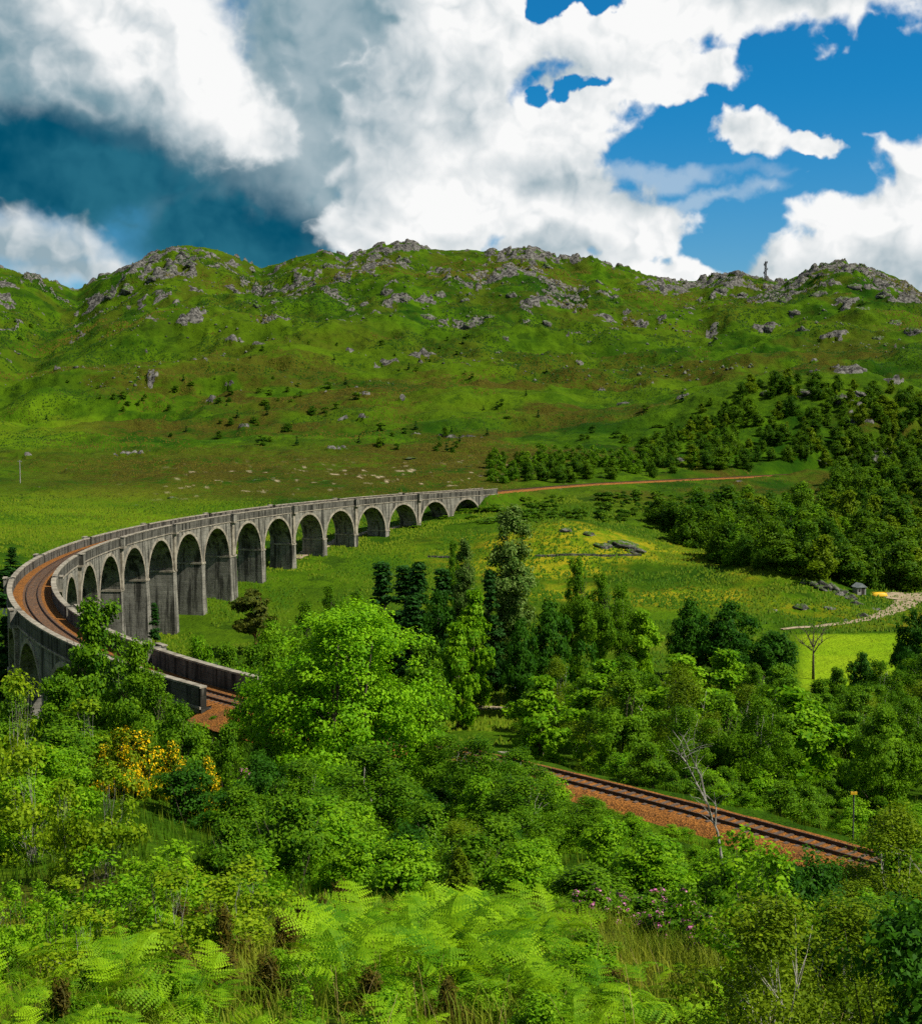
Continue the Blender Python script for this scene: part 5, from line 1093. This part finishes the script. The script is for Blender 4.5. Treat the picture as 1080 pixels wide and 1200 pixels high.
# rocks
def rock_mesh(seed, n=30, rough=0.5):
    V = []; F = []; m = n//2+1; g = np.random.default_rng(seed); o = g.uniform(0, 50, 3)
    for i in range(m):
        ph = math.pi*i/(m-1)
        for j in range(n):
            th = 2*math.pi*j/n; V.append((math.sin(ph)*math.cos(th), math.sin(ph)*math.sin(th), math.cos(ph)))
    V = np.array(V); a = fbm(V[:, 0]*1.7+o[0]+V[:, 2]*2.3, V[:, 1]*1.7+o[1]-V[:, 2]*1.3, 4, seed); b = vnoise(V[:, 0]*5+o[2]+V[:, 2]*4, V[:, 1]*5-V[:, 2]*3, seed+3)
    c_ = vnoise(V[:, 0]*11+o[1]+V[:, 2]*9, V[:, 1]*11-V[:, 2]*7, seed+5)
    r = 1+rough*2*(a-0.5)+0.34*(np.round(b*3)/3-0.5)+0.22*(c_-0.5); V = V*r[:, None]; V[:, 2] *= 0.62
    for i in range(m-1):
        for j in range(n): F.append((i*n+j, (i+1)*n+j, (i+1)*n+(j+1) % n, i*n+(j+1) % n))
    me = mesh_obj('rock_outcrop', V, np.array(F), M['rock']); return me
ROCKS = [rock_mesh(i) for i in range(5)]; rock_used = [False]*5
def rock(px, row, yr, wpx, label, group=None, flat=1.0, cat='rock', name='rock_outcrop', ratio=1.0, sink=0.12):
    p = hit(px, row, *yr)
    if not p: return
    i = R.randrange(5); o = ROCKS[i] if not rock_used[i] else ROCKS[i].copy()
    if rock_used[i]: COL.objects.link(o)
    rock_used[i] = True; w = wpx/FOC*p[1]/2; o.location = (p[0], p[1], p[2]-sink*w); o.scale = (w, w*R.uniform(.6, .9)*ratio, w*R.uniform(.5, .8)*flat); o.rotation_euler = (R.uniform(-.15, .15), R.uniform(-.15, .15), R.uniform(-.5, .5)); o.name = name
    if 'group' in o: del o['group']
    tag(o, label, cat, group)
for px, row, w in ((952, 685, 18), (962, 688, 22), (974, 690, 20), (985, 696, 24), (994, 700, 18), (1002, 708, 16), (944, 683, 14)): rock(px, row, (300, 420), w, 'grey rock outcrop on the mound beside the small hut', 'rocks on the mound by the hut', 1.6)
for px, row, w in ((905, 716, 14), (938, 712, 20), (970, 713, 14), (1010, 722, 16), (1025, 714, 14), (990, 728, 10)): rock(px, row, (290, 420), w, 'dark boulder in the grass between lane and mound', 'boulders above the lane', 1.3, name='boulder')
for px, row, w in ((728, 638, 40), (742, 645, 24), (708, 640, 24), (690, 626, 16), (662, 622, 16)): rock(px, row, (330, 420), w, 'pale rock outcrop on the yellow meadow mound', 'rocks on the yellow meadow', 1.0)
for px, row, w in ((985, 470, 26), (1005, 462, 20), (996, 535, 30), (1020, 538, 22), (965, 540, 18), (940, 462, 24), (900, 460, 20)): rock(px, row, (500, 900), w, 'grey crag showing between the trees of the wooded knoll', 'crags on the wooded knoll', 1.2)
UP = [(475, 305, 46), (455, 312, 30), (440, 322, 24), (395, 352, 26), (410, 362, 30), (400, 375, 22), (455, 342, 36), (472, 350, 24), (515, 345, 34), (500, 372, 40), (545, 352, 26), (550, 380, 34), (575, 370, 26), (600, 345, 30), (620, 308, 44), (640, 312, 30),
      (655, 345, 34), (665, 355, 26), (640, 378, 30), (590, 395, 24), (700, 330, 24), (845, 340, 40), (870, 345, 30), (960, 345, 50), (985, 350, 46), (1010, 362, 50), (1045, 378, 54), (1070, 388, 50), (930, 365, 34), (940, 388, 36), (900, 385, 30), (920, 352, 40),
      (200, 318, 34), (225, 308, 26), (180, 325, 34), (150, 338, 34), (130, 345, 28), (215, 300, 30), (345, 348, 30), (320, 352, 24), (300, 358, 24), (360, 315, 26), (385, 312, 30), (720, 385, 24), (690, 400, 20), (760, 340, 24), (790, 345, 24), (1000, 335, 40), (1035, 345, 36), (1030, 395, 30)]
for px, row, w in UP: rock(px, row, (900, 1700), w*0.5, 'grey rocky crag on the upper slopes of the long hill', 'crags on the upper hill', 1.9, sink=0.5)
for px, row, w in ((300, 562, 14), (320, 560, 8), (205, 583, 16), (480, 537, 18), (500, 540, 10), (545, 546, 14), (450, 566, 10), (380, 563, 8), (160, 592, 10)): rock(px, row, (400, 900), w, 'pale bare rock in the heather above the viaduct', 'pale rocks in the heather', 0.4)
def stone_heap():
    p = hit(604, 884, 60, 240); x, y = x_at(602, 108), 108.0; z = gh(x, y)
    root = empty('stone_heap', (x, y, z)); g = random.Random(12); protos = [rock_mesh(60+i, 10, 0.35).data for i in range(4)]
    for ob in [o for o in COL.objects if o.data in protos]: bpy.data.objects.remove(ob)
    for k in range(46):
        o = bpy.data.objects.new('stone', protos[k % 4]); COL.objects.link(o); o.parent = root; t = g.random(); s_ = g.uniform(0.16, 0.42)
        o.location = (-1.6+3.4*t+g.uniform(-.3, .3), g.uniform(-.7, .7), 0.15+max(0, 1.7-1.5*t)*g.random()); o.scale = (s_, s_*g.uniform(.7, 1), s_*g.uniform(.8, 1.1)); o.rotation_euler = (g.uniform(0, 3), g.uniform(0, 3), g.uniform(0, 3))
    mb = MB(); mb.box(-2.2, -0.3, -0.4, 0.4, 1.62, 1.85); mb.build('capstone', M['coping'], root); tag(root, 'tumbled heap of stones with a pale flat capstone behind the railway', 'stones')
stone_heap()
def drystone(pts, label):
    root = empty('drystone_wall', (*pts[0][:2], 0)); x0, y0 = pts[0][:2]; mb = MB(); g = random.Random(2); P = np.array([p[:2] for p in pts]); d = np.r_[0, np.cumsum(np.hypot(*np.diff(P, axis=0).T))]
    for t in np.arange(0, d[-1], 0.75):
        x, y = np.interp(t, d, P[:, 0]), np.interp(t, d, P[:, 1]); z = gh(x, y)
        if vnoise(np.array([t*.12]), np.array([3.3]), 4)[0] < 0.33: continue
        for k in range(2): s_ = g.uniform(.32, .5); mb.box(x-x0-s_, x-x0+s_, y-y0-.28+g.uniform(-.05, .05), y-y0+.28, z-.1+k*.28, z+.22+k*.28+g.uniform(-.06, .06))
    o = mb.build('stonework', M['rock'], root); o['kind'] = 'stuff'; tag(root, label, 'wall')
w1 = [hit(p, r, 320, 430) for p, r in ((615, 653), (650, 652), (680, 651), (715, 652), (750, 651))]
drystone([p for p in w1 if p], 'low drystone wall crossing the yellow meadow')
w2 = [hit(p, r, 320, 430) for p, r in ((490, 653), (510, 653), (530, 654), (550, 655))]
drystone([p for p in w2 if p], 'short broken drystone wall below the far arches')

# ------------------------------------------------------------------ members of small groups told apart by their order across the picture
ORD = ['leftmost', 'second from left', 'third from left', 'fourth from left', 'fifth from left', 'sixth from left', 'seventh from left', 'eighth from left', 'ninth from left', 'tenth from left', 'eleventh from left', 'twelfth from left']
groups = {}
for o in COL.objects:
    if o.parent is None and 'group' in o: groups.setdefault((o['group'], o['label']), []).append(o)
for (gname, lab), obs in groups.items():
    if 1 < len(obs) <= 12:
        obs.sort(key=lambda o: o.location.x/max(o.location.y, 1))
        for i, o in enumerate(obs): o['label'] = lab+', '+(ORD[i] if i < len(obs)-1 else 'rightmost')
